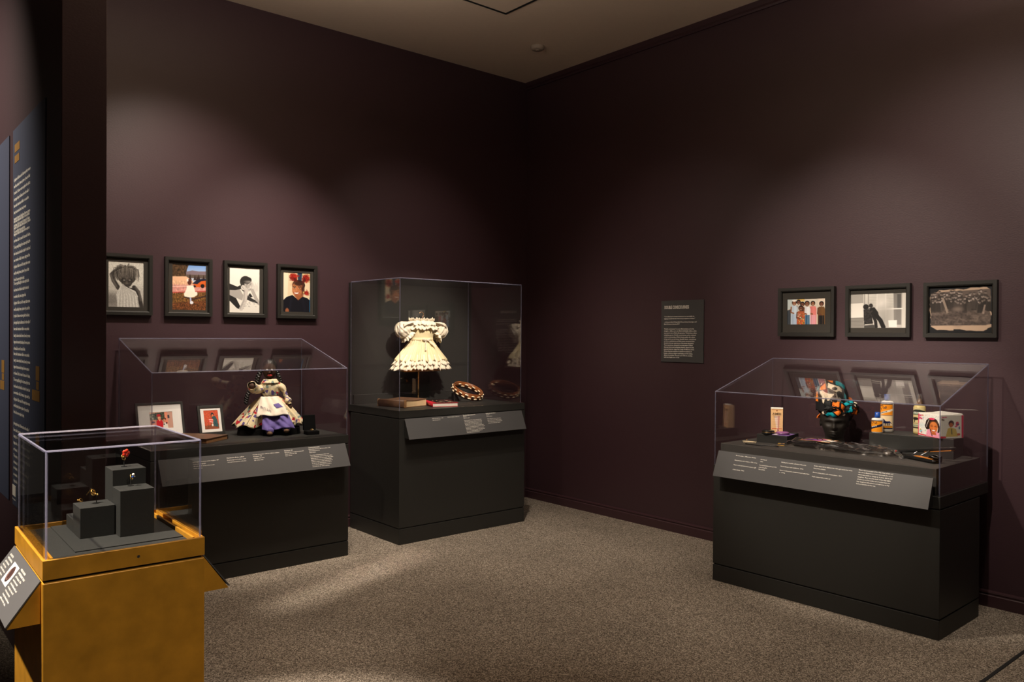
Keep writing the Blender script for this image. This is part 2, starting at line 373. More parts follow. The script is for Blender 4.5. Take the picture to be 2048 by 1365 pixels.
# painted prints: colours set on the points of a fine grid
class Pic:
    def __init__(s, x0, y0, x1, y1, nx, ny, bg):
        s.nx, s.ny = nx, ny
        s.X, s.Y = np.meshgrid(np.linspace(x0, x1, nx), np.linspace(y0, y1, ny))
        s.px = (x1-x0)/nx; s.c = np.zeros((ny, nx, 3)); s.c[:] = np.array(bg)/255.
    def mix(s, msk, col, a=1.0):
        msk = np.clip(msk, 0, 1)[..., None]*a; s.c = s.c*(1-msk) + np.array(col)/255.*msk; return s
    def ell(s, cx, cy, rx, ry, col, rot=0, soft=1.5, a=1.0):
        t = math.radians(rot); dx, dy = s.X-cx, s.Y-cy
        u = (dx*math.cos(t)+dy*math.sin(t))/rx; v = (-dx*math.sin(t)+dy*math.cos(t))/ry
        d = (np.sqrt(u*u+v*v)-1)*min(rx, ry); return s.mix(.5-d/(s.px*soft), col, a)
    def _seg(s, a, b):
        ax, ay = a; bx, by = b; dx, dy = bx-ax, by-ay; L = dx*dx+dy*dy+1e-9
        t = np.clip(((s.X-ax)*dx+(s.Y-ay)*dy)/L, 0, 1); return np.hypot(s.X-ax-t*dx, s.Y-ay-t*dy)
    def poly(s, pts, col, soft=1.5, a=1.0):
        ins = np.zeros(s.X.shape, bool); D = np.full(s.X.shape, 1e9); n = len(pts)
        for i in range(n):
            p, q = pts[i], pts[(i+1) % n]; D = np.minimum(D, s._seg(p, q))
            if p[1] != q[1]:
                c = (p[1] > s.Y) != (q[1] > s.Y); xi = (q[0]-p[0])*(s.Y-p[1])/(q[1]-p[1])+p[0]; ins ^= c & (s.X < xi)
        return s.mix(.5+np.where(ins, D, -D)/(s.px*soft), col, a)
    def line(s, pts, w, col, soft=1.5, a=1.0):
        D = np.full(s.X.shape, 1e9)
        for p, q in zip(pts[:-1], pts[1:]): D = np.minimum(D, s._seg(p, q))
        return s.mix(.5+(w/2-D)/(s.px*soft), col, a)
    def grad(s, y0, y1, col0, col1, a=1.0):
        t = np.clip((s.Y-y0)/(y1-y0), 0, 1)[..., None]; s.c = s.c*(1-a)+a*(np.array(col0)/255.*(1-t)+np.array(col1)/255.*t); return s
    def noise(s, amp, cells=30, box=None):
        g = RNG.normal(0, 1, (cells+2, cells+2)); yi = np.linspace(0, cells, s.ny); xi = np.linspace(0, cells, s.nx)
        y0, x0 = yi.astype(int), xi.astype(int); fy, fx = (yi-y0)[:, None], (xi-x0)[None, :]
        n = (g[y0][:, x0]*(1-fy)*(1-fx)+g[y0+1][:, x0]*fy*(1-fx)+g[y0][:, x0+1]*(1-fy)*fx+g[y0+1][:, x0+1]*fy*fx)
        k = np.ones(s.X.shape)
        if box is not None: k = ((s.X > box[0]) & (s.X < box[2]) & (s.Y > box[1]) & (s.Y < box[3])).astype(float)
        s.c = np.clip(s.c*(1+amp*(n*k)[..., None]), 0, 1); return s
    def mesh(s, name, fn, parent, mt=None):
        nx, ny = s.nx, s.ny; vs_ = [fn(i/(nx-1), j/(ny-1)) for j in range(ny) for i in range(nx)]
        fs = [(j*nx+i, (j+1)*nx+i, (j+1)*nx+i+1, j*nx+i+1) for j in range(ny-1) for i in range(nx-1)]
        me = bpy.data.meshes.new(name); me.from_pydata(vs_, [], fs)
        lin = np.where(s.c <= .04045, s.c/12.92, ((s.c+.055)/1.055)**2.4)
        at = me.color_attributes.new('Col', 'FLOAT_COLOR', 'POINT')
        at.data.foreach_set('color', np.concatenate([lin.reshape(-1, 3), np.ones((nx*ny, 1))], 1).astype(np.float32).ravel())
        me.materials.append(mt or M['print']); me.polygons.foreach_set('use_smooth', [True]*len(me.polygons))
        o = bpy.data.objects.new(name, me); COL.objects.link(o); o.parent = parent; return o

# ================================================================== room
CEIL = 3.836
structure(MB().box(-9, .12, -9, 3, -.06, 0).build('floor', M['carpet']))
structure(MB().box(-9, .12, -9, 3, CEIL, CEIL+.06).build('ceiling', M['ceil']))
structure(MB().box(-4.125, .12, 0, .12, 0, CEIL).build('wall_back', M['wall']))
structure(MB().box(0, .12, -9, 0, 0, CEIL).build('wall_right', M['wall']))
structure(MB().box(-4.278, -4.121, -2.186, 3, 0, CEIL).build('wall_left', M['wall'], bevel=.003))
def skirting(name, a, b, n):
    """profile swept from a to b, n = direction into the room"""
    a, b, n = Vector(a), Vector(b), Vector(n)
    prof = [(0, 0), (.018, 0), (.018, .062), (.013, .067), (.013, .072), (.017, .078), (.014, .086), (.004, .090), (0, .090)]
    d = (b-a)
    return structure(MB().prism(prof, 0, 1, lambda p, q, t: a+d*t+n*p+Vector((0, 0, q))).build(name, M['trim']))
skirting('baseboard_right', (0, -9, 0), (0, 0, 0), (-1, 0, 0))
skirting('baseboard_back', (-4.121, 0, 0), (-.018, 0, 0), (0, -1, 0))
structure(MB().prism([(0, 3.776), (.012, 3.776), (.016, 3.790), (.028, 3.800), (.034, CEIL), (0, CEIL)], -9, 0, lambda p, q, t: (-p, t, q)).build('trim_1', M['trim']))
structure(MB().box(-.022, -.016, -2.30, -2.10, .012, .066).build('trim_2', M['trim'], bevel=.002))
structure(MB().box(-6, -.02, -4.284, -4.268, 0, .003).build('trim_3', M['deep']))
# ceiling hatch and detector
h = thing('access_hatch', 'square access hatch with black frame set in the beige ceiling', 'hatch', (-1.5, -1.41, CEIL))
MB().box(-.285, .285, -.285, .285, -.004, 0).build('hatch_door', M['ceil'], h, bevel=.002)
fm = MB()
for (x0, x1, y0, y1) in ((-.303, -.288, -.303, .303), (.288, .303, -.303, .303), (-.288, .288, -.303, -.288), (-.288, .288, .288, .303)):
    fm.box(x0, x1, y0, y1, -.006, 0)
fm.build('hatch_frame', M['deep'], h)
t = thing('smoke_detector', 'small round detector on the ceiling near the corner', 'detector', (-.584, -.773, CEIL))
MB().lathe([(.002, -.030), (.040, -.030), (.052, -.022), (.056, -.004), (.056, 0)]).build('housing', M['smoke'], t, True)
MB().lathe([(.002, -.034), (.016, -.034), (.018, -.030)]).build('sensor', M['smoke'], t, True)

# ================================================================== display cases
def shrink(q, d):
    c = sum((Vector(p) for p in q), Vector())/len(q); out = []
    for p in q:
        p = Vector(p); v = p-c; out.append(p - v.normalized()*d*1.3)
    return out
def pane(name, quad, parent, th=.006):
    q = shrink(quad, .003); n = (q[1]-q[0]).cross(q[3]-q[0]).normalized()
    return MB().hexa([p for p in q], [p+n*th for p in q]).build(name, M['acrylic'], parent)
def edge(parent, a, b, r=.0032):
    a, b = Vector(a), Vector(b)
    return MB().tube([a, b], r, 4).build('edge', M['edge'], parent)
def cover(label, loc, rz, w, d, z0, zf, zb, back=True, group=None, r=.0032):
    """acrylic cover: front-left-bottom at local (0,0,z0); front height zf, back height zb"""
    t = thing('acrylic_cover', label, 'glass cover', (loc[0], loc[1], z0), rz, group)
    f, b = zf-z0, zb-z0
    FL, FR, BL, BR = (0, 0, 0), (w, 0, 0), (0, d, 0), (w, d, 0)
    TFL, TFR, TBL, TBR = (0, 0, f), (w, 0, f), (0, d, b), (w, d, b)
    pane('front_pane', [FR, FL, TFL, TFR][::-1], t); pane('top_pane', [TFL, TFR, TBR, TBL][::-1], t)
    pane('side_pane', [FL, BL, TBL, TFL][::-1], t); pane('side_pane', [FR, BR, TBR, TFR], t)
    if back: pane('back_pane', [BL, BR, TBR, TBL], t)
    for a, c in ((FL, TFL), (FR, TFR), (BL, TBL), (BR, TBR), (TFL, TFR), (TFL, TBL), (TFR, TBR), (TBL, TBR)): edge(t, a, c, r)
    return t
def carcass(root, w, d, zb, z0, z1, mt, dl=None, ins=.0):
    g = .006; dl = dl or d
    MB().box(0, w, 0, d, 0, zb).build('plinth', mt, root, bevel=.002)
    MB().box(g, w-g, g, d-g, zb, z0).build('core', M['deep'], root)
    MB().box(0, w, 0, d, zb+.007, z0-.006).build('body', mt, root, bevel=.002)
    MB().box(-ins, w+ins, -ins, dl, z0, z1).build('lid', mt, root, bevel=.002)
def label_board(root, x0, x1, y, zt, prot, zb, caps, face=None, wedge=None):
    face, wedge = face or M['label'], wedge or M['black']
    up_ = Vector((0, prot, zt-zb)).normalized(); n = Vector((1, 0, 0)).cross(up_)
    q = [Vector(p) for p in ((x0, y-prot, zb), (x1, y-prot, zb), (x1, y, zt), (x0, y, zt))]
    f = MB().hexa([p-n*.0 for p in q], [p+n*.005 for p in q]).build('label_board', face, root)
    MB().prism([(y, zt-.004), (y, zb+.006), (y-prot+.004, zb+.004)], x0+.004, x1-.004, lambda a, b, d_: (d_, a, b)).build('label_bracket', wedge, root)
    for (x, v, lines) in caps:
        o = Vector((x0+x, y, zt)) - up_*v + n*.005
        for part in lines: text_block('caption_text', [(tx, 0, dy, w, k) for (tx, w, k, dy) in part], M['ink'], f, o, (1, 0, 0), up_, bold=.012)
    return f
def cap(lines, size=.0085, lead=.0125, head=None, gaps=()):
    """lines: (text, width); gaps: indices before which half a line is skipped"""
    out, y = [[]], 0
    for i, (tx, w) in enumerate(lines):
        if i in gaps: y += lead*.75; out.append([])
        k = size*1.25 if head is not None and i == 0 and head else size
        out[-1].append((tx, w, k, y)); y += lead
    return out

# --- long case under the four portraits
LX, LY, LW, LD = -3.535, -.737, 1.278, .72
case = thing('display_case', 'long charcoal case with sloped cover holding the doll below the portraits', 'display case', (LX, LY, 0))
carcass(case, LW, LD, .098, .762, .82, M['black'])
label_board(case, .040, 1.245, -.006, .764, .078, .622, [
    (.190, .035, cap([('A photograph of a woman and her daughter, 1989', .155), ('Color photograph', .075), ('Gift of the family, on loan to the museum', .125), ('Private collection', .05)], lead=.0135)),
    (.395, .030, cap([('Handmade album, author', .108), ('Bound pages and leather cover,', .118), ('On loan from a private collection', .116)], head=True, lead=.0135)),
    (.560, .024, cap([('Portrait of a mother with her child in costume', .172), ('Photograph, 1988', .055), ('Collection of the family', .07), ('Gift of the artist', .06)], lead=.0125)),
    (.768, .018, cap([('Handmade doll', .055), ('Rag doll with apron and embroidered words, 1979', .13), ('Cotton and thread, 1980', .08), ('Private collection', .045)], head=True, lead=.0115)),
    (.935, .012, cap([('Commemorative jewelry', .08), ('Ring in a black velvet box, a gift from a mother, c. 1990', .155), ('Gold and velvet, private loan', .075), ('Private collection', .045),
        ('These things carry the memory of childhood and', .135), ('of the women who raised us and made a place', .155), ('where we were seen as beautiful. They were', .160), ('kept in drawers and boxes and handed from', .145),
        ('mother to daughter as gifts, lessons and proof', .150), ('of a life that was seldom shown in books or', .140), ('on screens. To keep them is to keep a', .135), ('record of our own making.', .120)], head=True, lead=.0112, gaps=(4,))),
])
LZ = .82
cover('long sloped clear cover over the doll, beneath the four portraits', (LX+.010, LY+.006), 0, LW-.021, .685, LZ, 1.272, 1.466)

# --- tall case in the corner
MX, MY, MW, MD = -1.854, -.738, 1.187, .70
case = thing('display_case', 'tall charcoal case with back board holding the cream dress in the corner', 'display case', (MX, MY, 0))
carcass(case, MW, MD, .112, .903, .957, M['black'], dl=.738)
MB().box(0, MW-.01, .700, .738, .957, 1.905).build('back_board', M['black'], case, bevel=.002)
MB().box(.02, MW-.03, .683, .700, .957, 1.03).build('back_rail', M['black'], case, bevel=.002)
label_board(case, .038, 1.142, -.006, .898, .062, .756, [
    (.232, .016, cap([('Child’s dress with lace, c. 1985', .10), ('Cotton and lace, private loan', .07)], lead=.0125)),
    (.372, .014, cap([('A book of scripture, leather, n.d.', .108)])),
    (.515, .010, cap([('The red book of Black womanhood, 1990', .118), ('Hardcover', .03), ('Gift of the author', .06),
        ('This book gathers the stories of women who', .165), ('defined for themselves what it is to be seen.', .168), ('It speaks of hair, of dress and of prayer, and of', .162), ('the ways that mothers taught their girls to stand', .160),
        ('with grace in a world that did not picture them.', .176), ('It was passed between sisters and friends and was', .182), ('read aloud in kitchens, at school and in', .172), ('church halls until the pages were worn and', .176), ('the covers faded with the years of', .150), ('hands that held and turned it.', .120)], head=True, lead=.0105, gaps=(3,))),
    (.737, .008, cap([('Headband with cowrie shells, n.d.', .095), ('Wood, shell', .03), ('Private collection', .055),
        ('Cowrie shells were money, ornament and a', .135), ('sign of fertility and of wealth for women.', .140), ('Worn in the hair they recall a lineage that', .143), ('crosses the ocean and returns.', .120)], head=True, lead=.0115, gaps=(3,))),
])
MZ = .957
cover('tall square clear cover over the cream dress in the corner', (MX, MY), 0, 1.142, .697, MZ, 1.905, 1.908, back=False)

# --- case on the right wall
RX, RY, RW = -.792, -2.641, 1.317
RZ = math.radians(-88.96)
case = thing('display_case', 'charcoal case with sloped cover holding hair products by the right wall', 'display case', (RX, RY, 0), RZ)
carcass(case, RW, .54, .098, .652, .713, M['black'], dl=.665)
MB().box(.03, RW-.03, .03, .630, .713, .845).build('inner_deck', M['deck'], case, bevel=.002)
label_board(case, .046, 1.288, -.008, .803, .062, .655, [
    (.125, .020, cap([('Skin tone cream, c. 1985, private collection', .135), ('Black pressed powder compact, c. 1990, on loan', .150), ('Plastic comb and mirrored compact, a gift', .150), ('of the family, 1980s', .078)], lead=.0165, gaps=(1, 2, 3))),
    (.292, .024, cap([('Hair wrap, n.d.', .040), ('Cotton', .018), ('Foam head with African print scarf, 1990s', .110), ('private loan, gift of', .052), ('the artist', .042)], lead=.0125, gaps=(2,))),
    (.425, .024, cap([('Braiding hair in packet, collection of the artist', .150), ('Horse shampoo and conditioner, 1990s', .138), ('Spray conditioner for straightened and curled hair,', .180), ('c. 1996', .036)], lead=.0135, gaps=(1, 2))),
    (.622, .020, cap([('No-lye relaxer kit for children’s hair, with a girl on the front of the', .215), ('box, private collection', .068), ('Flat iron, black plastic with ceramic plates, c. 2000', .165), ('Purple compact with powder, n.d.', .105)], lead=.0135, gaps=(2, 3))),
    (.870, .010, cap([('These objects are part of the daily ritual of hair and', .178), ('skin care in Black homes. Some were made for us and', .178), ('others were made to change us, to press, lighten and', .178), ('straighten. They carry the smell of Saturday nights,', .174),
        ('of burnt ears and hot combs, and of mothers bent over', .172), ('their daughters with patience and with love, as they', .170), ('had been held before by their own.', .102)], lead=.0125)),
])
QZ = .845
cover('long sloped clear cover over the hair products, beneath three landscape photos', (RX+.010, RY-.004), RZ, RW-.012, .660, .713, 1.162, 1.357)

# --- gold case
GX, GY, GW, GD, GZ = -4.521, -3.199, .419, .486, .90
GR = -.025
gc = thing('display_case', 'gold painted case with small square cover holding finger rings', 'display case', (GX, GY, 0), GR)
MB().box(0, GW, 0, GD, 0, .840).build('body', M['gold'], gc, bevel=.003)
MB().box(.008, GW-.008, .008, GD-.008, .840, .847).build('core', M['deep'], gc)
w_ = .009; rc = lambda i, z: [(i, i, z), (GW-i, i, z), (GW-i, GD-i, z), (i, GD-i, z)]
lid = MB(); lid.add(rc(0, .847)+rc(0, .900)+rc(w_, .900)+rc(w_, .884), [(3, 2, 1, 0), (12, 13, 14, 15)]+[(k+i, k+(i+1) % 4, k+4+(i+1) % 4, k+4+i) for k in (0, 4, 8) for i in range(4)])
lid.build('lid', M['gold'], gc, bevel=.0014)
for (x0, x1) in ((.022, .029), (GW-.029, GW-.022)): MB().box(x0, x1, .022, GD-.022, .884, .899).build('inner_rim', M['gold'], gc, bevel=.001)
MB().box(.030, GW-.030, .012, GD-.012, .884, .8855).build('deck_board', M['riser'], gc)
MB().box(.095, GW-.032, .098, GD-.014, .8855, .889).build('deck_mat', M['riser'], gc, bevel=.001)
MB().tube([(.236, -.001, .873), (.236, .004, .873)], .004, 10).build('lock', M['chrome'], gc)
def gold_label(side, caps):
    x = 0 if side < 0 else GW; s = side
    up_ = Vector((-s*.079, 0, .106)).normalized()
    q = [Vector(p) for p in ((x+s*.079, .018, .735), (x+s*.079, .474, .735), (x, .474, .842), (x, .018, .842))]
    n = Vector((s*.106, 0, .079)).normalized()
    f = MB().hexa(q, [p+n*.003 for p in q]).build('label_board', M['label'], gc)
    MB().prism([(x, .840), (x, .731), (x+s*.077, .731)], .018, .474, lambda a, b, d_: (a, d_, b)).build('label_bracket', M['gold'], gc)
    return f, n, up_
f, n, up_ = gold_label(1, [])
f, n, up_ = gold_label(-1, [])
xd = Vector((0, -1, 0))        # reads towards the front corner
O = Vector((0, .474, .842)) + n*.003
pic = Pic(0, 0, 100, 100, 40, 40, (238, 230, 226)); pic.ell(50, 50, 30, 40, (45, 30, 28)); pic.ell(48, 48, 22, 31, (190, 150, 140)); pic.ell(49, 47, 20, 30, (60, 40, 38)); pic.line([(30, 30), (40, 16), (56, 12)], 6, (60, 45, 40))
a0 = O + xd*.130 - up_*.024 + n*.0012
b_ = MB().hexa([a0 - n*.001, a0 - n*.001 + xd*.088, a0 - n*.001+xd*.088-up_*.058, a0 - n*.001-up_*.058], [a0-n*.0002, a0-n*.0002+xd*.088, a0-n*.0002+xd*.088-up_*.058, a0-n*.0002-up_*.058]).build('ring_photo_backing', M['whitecard'], f)
pic.mesh('ring_photo', lambda u, v: a0+xd*.088*u-up_*.058*v, f)
for (x, v, w, rows) in ((.235, .024, .115, ['WEDDING BAND', 'SWEETHEART RING', 'gold and garnet, 1970s', 'worn by her mother', 'at the kitchen table and', 'on Sundays, it was left', 'to her as a promise that', 'beauty is handed down', 'and is not for sale.']),
                        (.030, .024, .088, ['GOLD SIGNET RING', 'WITH INITIAL', 'gift of the family', 'She kept the ring in a', 'box lined with velvet', 'and wore it when she', 'was called to speak.', 'It stayed with her.', 'always.'])):
    text_block('caption_text', [(tx, 0, i*.0105, w*(.62+.38*((i*37) % 10)/10), .0078) for i, tx in enumerate(rows)], M['ink'], f, O+xd*x-up_*v, xd, up_, bold=.008)
for (u0, w, v0) in ((.22, .20, .020),): pass
cover('small square clear cover on the gold case, over the finger rings', (GX+.0105, GY+.0105), GR, GW-.021, GD-.021, GZ, 1.186, 1.186, r=.0027)

# ================================================================== wall texts
def wall_panel(name, label, cat, corners_y, z0, z1, x, th, mt):
    t = thing(name, label, cat, (x, 0, 0))
    MB().box(-th, 0, corners_y[1], corners_y[0], z0, z1).build('board', mt, t, bevel=.001)
    return t
sg = wall_panel('text_panel', 'small grey wall text headed DOUBLE CONSCIOUSNESS between corner and right case', 'wall text', (-1.590, -1.988), 1.303, 1.775, -.001, .006, M['signboard'])
text_block('heading_text', [('DOUBLE CONSCIOUSNESS', 0, .0, .232, .034)], M['ink'], sg, (-.0062, -1.622, 1.712), (0, -1, 0), (0, 0, 1), bold=.018, res=2)
rows = ['“To be Black and a woman in America is an unavoidable tie', 'aligning oneself with the views and perceptions of others.”', None,
        '– A History in Black Writing, Black Women Stories, Stereotypes, and', 'Black Women in America, 2017', None, None,
        '“Double consciousness” is a term Black scholars use for the', 'struggle to define one’s own Black individuality within a white', 'supremacist view to Black self-expression. Televised pop culture', 'navigating aspects of double consciousness as the continued',
        'outside understanding of Black identity within this culture', 'at large and in our own homes. Beautiful, kinetic, contradictory', 'and diverse manifestations, and Black women encountered these', 'directly in the new expressions of the human experience.', 'These experiences, along with becoming aware of Black',
        'American history and outstanding chapters, shaped not only', 'personal histories, shaped by a range of influences, from', 'African American aesthetics to feminist movements of', 'beauty, a diverse religious upbringing, and the lasting', 'effects of colonialism. The past opens with the unending', 'with their fragile sense of self.']
wd = [.285, .292, 0, .305, .148, 0, 0, .283, .306, .308, .300, .293, .302, .288, .281, .272, .282, .284, .262, .270, .268, .148]
y = 0; L_ = []
for r, w in zip(rows, wd):
    if r is None: y += .0108; continue
    L_.append((r, 0, y, w, .0125)); y += .0156
text_block('paragraph_text', L_, M['ink'], sg, (-.0062, -1.619, 1.648), (0, -1, 0), (0, 0, 1), bold=.02)

FILL = ['To be a young Black girl is to learn early that the', 'world has already drawn a picture of you, and that', 'beauty is a lesson handed down at home by women', 'who dressed us and braided our hair for church and', 'for school. In these rooms we gather the objects,', 'images and memories that shaped how we came to', 'see ourselves: dolls, dresses, rings and the', 'photographs kept in albums and on the walls of', 'our homes. Each is a record of care and of desire,', 'of play and of labor, and of the ways that women', 'have made themselves visible to one another.']
wide = [.395, .392, .400, .365, .398, .388, .396, .382, .300, .398, .386, .372, .400]
p1 = wall_panel('text_panel', 'tall blue grey wall text with long columns of white lettering near the gold case', 'wall text', (-1.18, -1.907), .69, 2.45, -4.2795, .003, M['panelblue'])
p2 = wall_panel('text_panel', 'tall blue grey wall text half cut off at the picture edge', 'wall text', (-.30, -1.072), .69, 2.45, -4.2795, .003, M['panelblue'])
for (za, n_) in ((2.205, 9), (2.012, 10), (1.722, 11), (1.395, 10), (1.07, 7), (.862, 3)):
    L_ = [(FILL[(i*3+n_) % len(FILL)], 0, i*.0302, wide[(i*5+n_) % len(wide)]*(.72 if i == n_-1 else 1), .021) for i in range(n_)]
    text_block('paragraph_text', L_, M['ink'], p1, (-.0032, -1.212, za), (0, -1, 0), (0, 0, 1), bold=.03)
for (za, n_) in ((2.0, 3), (1.8, 2), (1.62, 4)):
    text_block('paragraph_text', [(FILL[(i*3+n_) % len(FILL)], 0, i*.0302, .36, .021) for i in range(n_)], M['ink'], p2, (-.0032, -.36, za), (0, -1, 0), (0, 0, 1), bold=.03)
def mark(p, y0, y1, z0, z1): MB().box(-.0042, -.003, y1, y0, z0, z1).build('gold_mark', M['goldink'], p)
mark(p1, -1.231, -1.357, 2.338, 2.375); mark(p1, -1.231, -1.346, 2.288, 2.322)
mark(p1, -1.657, -1.815, 1.213, 1.258); mark(p1, -1.735, -1.810, 1.300, 1.360); mark(p1, -1.745, -1.800, 1.262, 1.296)
mark(p2, -.831, -.950, 1.215, 1.260); mark(p2, -.87, -.95, 1.300, 1.362); mark(p2, -.88, -.945, 1.264, 1.296)
MB().box(-.0042, -.003, -1.268, -1.185, .735, .785).build('white_mark', M['ink'], p1)
text_block('paragraph_text', [('the museum', 0, 0, .08, .014)], M['ink'], p1, (-.0032, -1.185, .715), (0, -1, 0), (0, 0, 1), bold=.02)

# ================================================================== wall photographs
def framed(label, loc, rz, w, h, win, pic, mount='dark', rail=.026, depth=.030, group='framed wall photographs'):
    """win = picture window as (x0, x1, z0, z1) from the frame's lower left corner"""
    t = thing('picture_frame', label, 'picture frame', loc, rz, group)
    prof = [(0, 0), (0, -depth), (rail*.75, -depth), (rail, -depth+.006), (rail, -.010), (rail*.5, -.010), (rail*.5, 0)]
    def rail_mesh(horizontal, far):
        mb = MB(); n = len(prof); L = w if horizontal else h
        def P(p, q, e):
            a = p if e == 0 else L-p; b = p
            if far: b = (h if horizontal else w)-p
            return (a, q, b) if horizontal else (b, q, a)
        vs_ = [P(p, q, 0) for p, q in prof]+[P(p, q, 1) for p, q in prof]
        fs = [tuple(range(n)), tuple(range(2*n-1, n-1, -1))]+[(i, (i+1) % n, n+(i+1) % n, n+i) for i in range(n)]
        return mb.add(vs_, fs).build('frame_rail', M['frame'], t)
    for a in (0, 1):
        for b in (0, 1): rail_mesh(a, b)
    MB().box(.008, w-.008, -.006, 0, .008, h-.008).build('backing', M['deep'], t)
    x0, x1, z0, z1 = win
    mm = M['matboard'] if mount == 'dark' else M['whitemat']
    mb = MB()
    for (a, b, c, d) in ((.01, x0, .01, h-.01), (x1, w-.01, .01, h-.01), (x0, x1, .01, z0), (x0, x1, z1, h-.01)): mb.box(a, b, -.012, -.007, c, d)
    mb.build('mat_board', mm, t)
    pic.mesh('photo', lambda u, v: (x0-.002+(x1-x0+.004)*u, -.0085, z1+.002-(z1-z0+.004)*v), t)
    return t

# 1 black and white child with locs
def portrait_a():
    p = Pic(80, 125, 388, 537, 118, 158, (216, 213, 204)); p.grad(300, 540, (216, 213, 204), (158, 154, 148)); rg = np.random.default_rng(11)
    p.ell(110, 470, 70, 60, (116, 112, 108), soft=24, a=.8); p.ell(362, 430, 44, 70, (196, 193, 186), soft=16, a=.7); p.ell(120, 330, 40, 60, (190, 187, 180), soft=24, a=.6)
    p.line([(166, 366), (126, 300), (110, 248), (132, 224), (170, 224)], 34, (66, 62, 59), soft=3); p.line([(150, 350), (112, 280), (102, 250)], 10, (140, 134, 128), soft=7, a=.7); p.line([(172, 352), (140, 300), (128, 260)], 8, (40, 37, 36), soft=6, a=.7)
    p.ell(234, 226, 84, 60, (96, 90, 84)); p.ell(240, 270, 76, 60, (72, 67, 62))
    for i in range(90):
        a = -1.75+3.5*rg.random(); r0 = 8+40*rg.random(); k = int(34+150*rg.random()**1.6); L = .75+.5*rg.random()
        x0, y0 = 236+r0*math.sin(a), 176-10*math.cos(a)+.35*r0; x1, y1 = 236+92*math.sin(a)*L, 208-46*math.cos(a)+10*rg.normal(); x2, y2 = 236+(88+14*rg.random())*math.sin(a)*L, 250+52*rg.random()*abs(math.sin(a))
        p.line([(x0, y0), ((x0+x1)/2, (y0+y1)/2-8), (x1, y1), (x2, y2)], 3.4+2*rg.random(), (k, int(k*.95), int(k*.89)), a=.75)
    p.ell(240, 304, 47, 52, (46, 43, 41), soft=3); p.ell(241, 266, 30, 13, (112, 105, 98), soft=8, a=.8); p.ell(214, 318, 12, 16, (84, 78, 73), soft=8, a=.7); p.ell(268, 316, 12, 16, (88, 82, 77), soft=8, a=.7)
    p.line([(240, 280), (239, 318)], 11, (118, 110, 103), soft=7, a=.8); p.ell(240, 322, 13, 8, (104, 97, 91), soft=5); p.line([(202, 290), (230, 294)], 9, (28, 26, 25), soft=4); p.line([(250, 294), (278, 288)], 9, (28, 26, 25), soft=4); p.ell(217, 293, 9, 3, (206, 200, 192), soft=2); p.ell(264, 291, 9, 3, (206, 200, 192), soft=2)
    p.ell(241, 341, 20, 7, (74, 66, 62), soft=3); p.line([(224, 340), (258, 340)], 3, (24, 22, 21)); p.ell(241, 346, 13, 3, (118, 110, 104), soft=3, a=.7)
    for i in range(26):
        x = 178+124*rg.random(); k = int(40+120*rg.random()); p.line([(x, 225+20*rg.random()), (x+8*rg.normal(), 262+30*rg.random()*abs(x-240)/60)], 3.2, (k, int(k*.95), int(k*.9)), a=.6)
    p.line([(226, 352), (262, 376), (312, 376)], 30, (50, 46, 44), soft=3); p.line([(302, 354), (338, 396), (354, 462), (368, 530)], 34, (56, 52, 50), soft=3); p.line([(318, 356), (348, 400), (362, 470)], 9, (128, 121, 115), soft=8, a=.8); p.line([(300, 372), (328, 420), (344, 500)], 8, (36, 33, 32), soft=6, a=.7)
    p.poly([(196, 328), (226, 352), (258, 366), (312, 390), (334, 432), (346, 537), (160, 537), (150, 428), (172, 376)], (202, 200, 194))
    for k in range(14): p.line([(198+.6*k, 336), (172+12*k, 430), (164+14*k, 537)], 5, (146, 143, 138) if k % 2 else (232, 230, 224), soft=7, a=.65)
    p.line([(196, 332), (172, 378), (150, 428)], 4, (228, 226, 220)); p.line([(226, 352), (312, 390), (336, 440)], 4, (232, 230, 224)); p.noise(.05, 70)
    return p
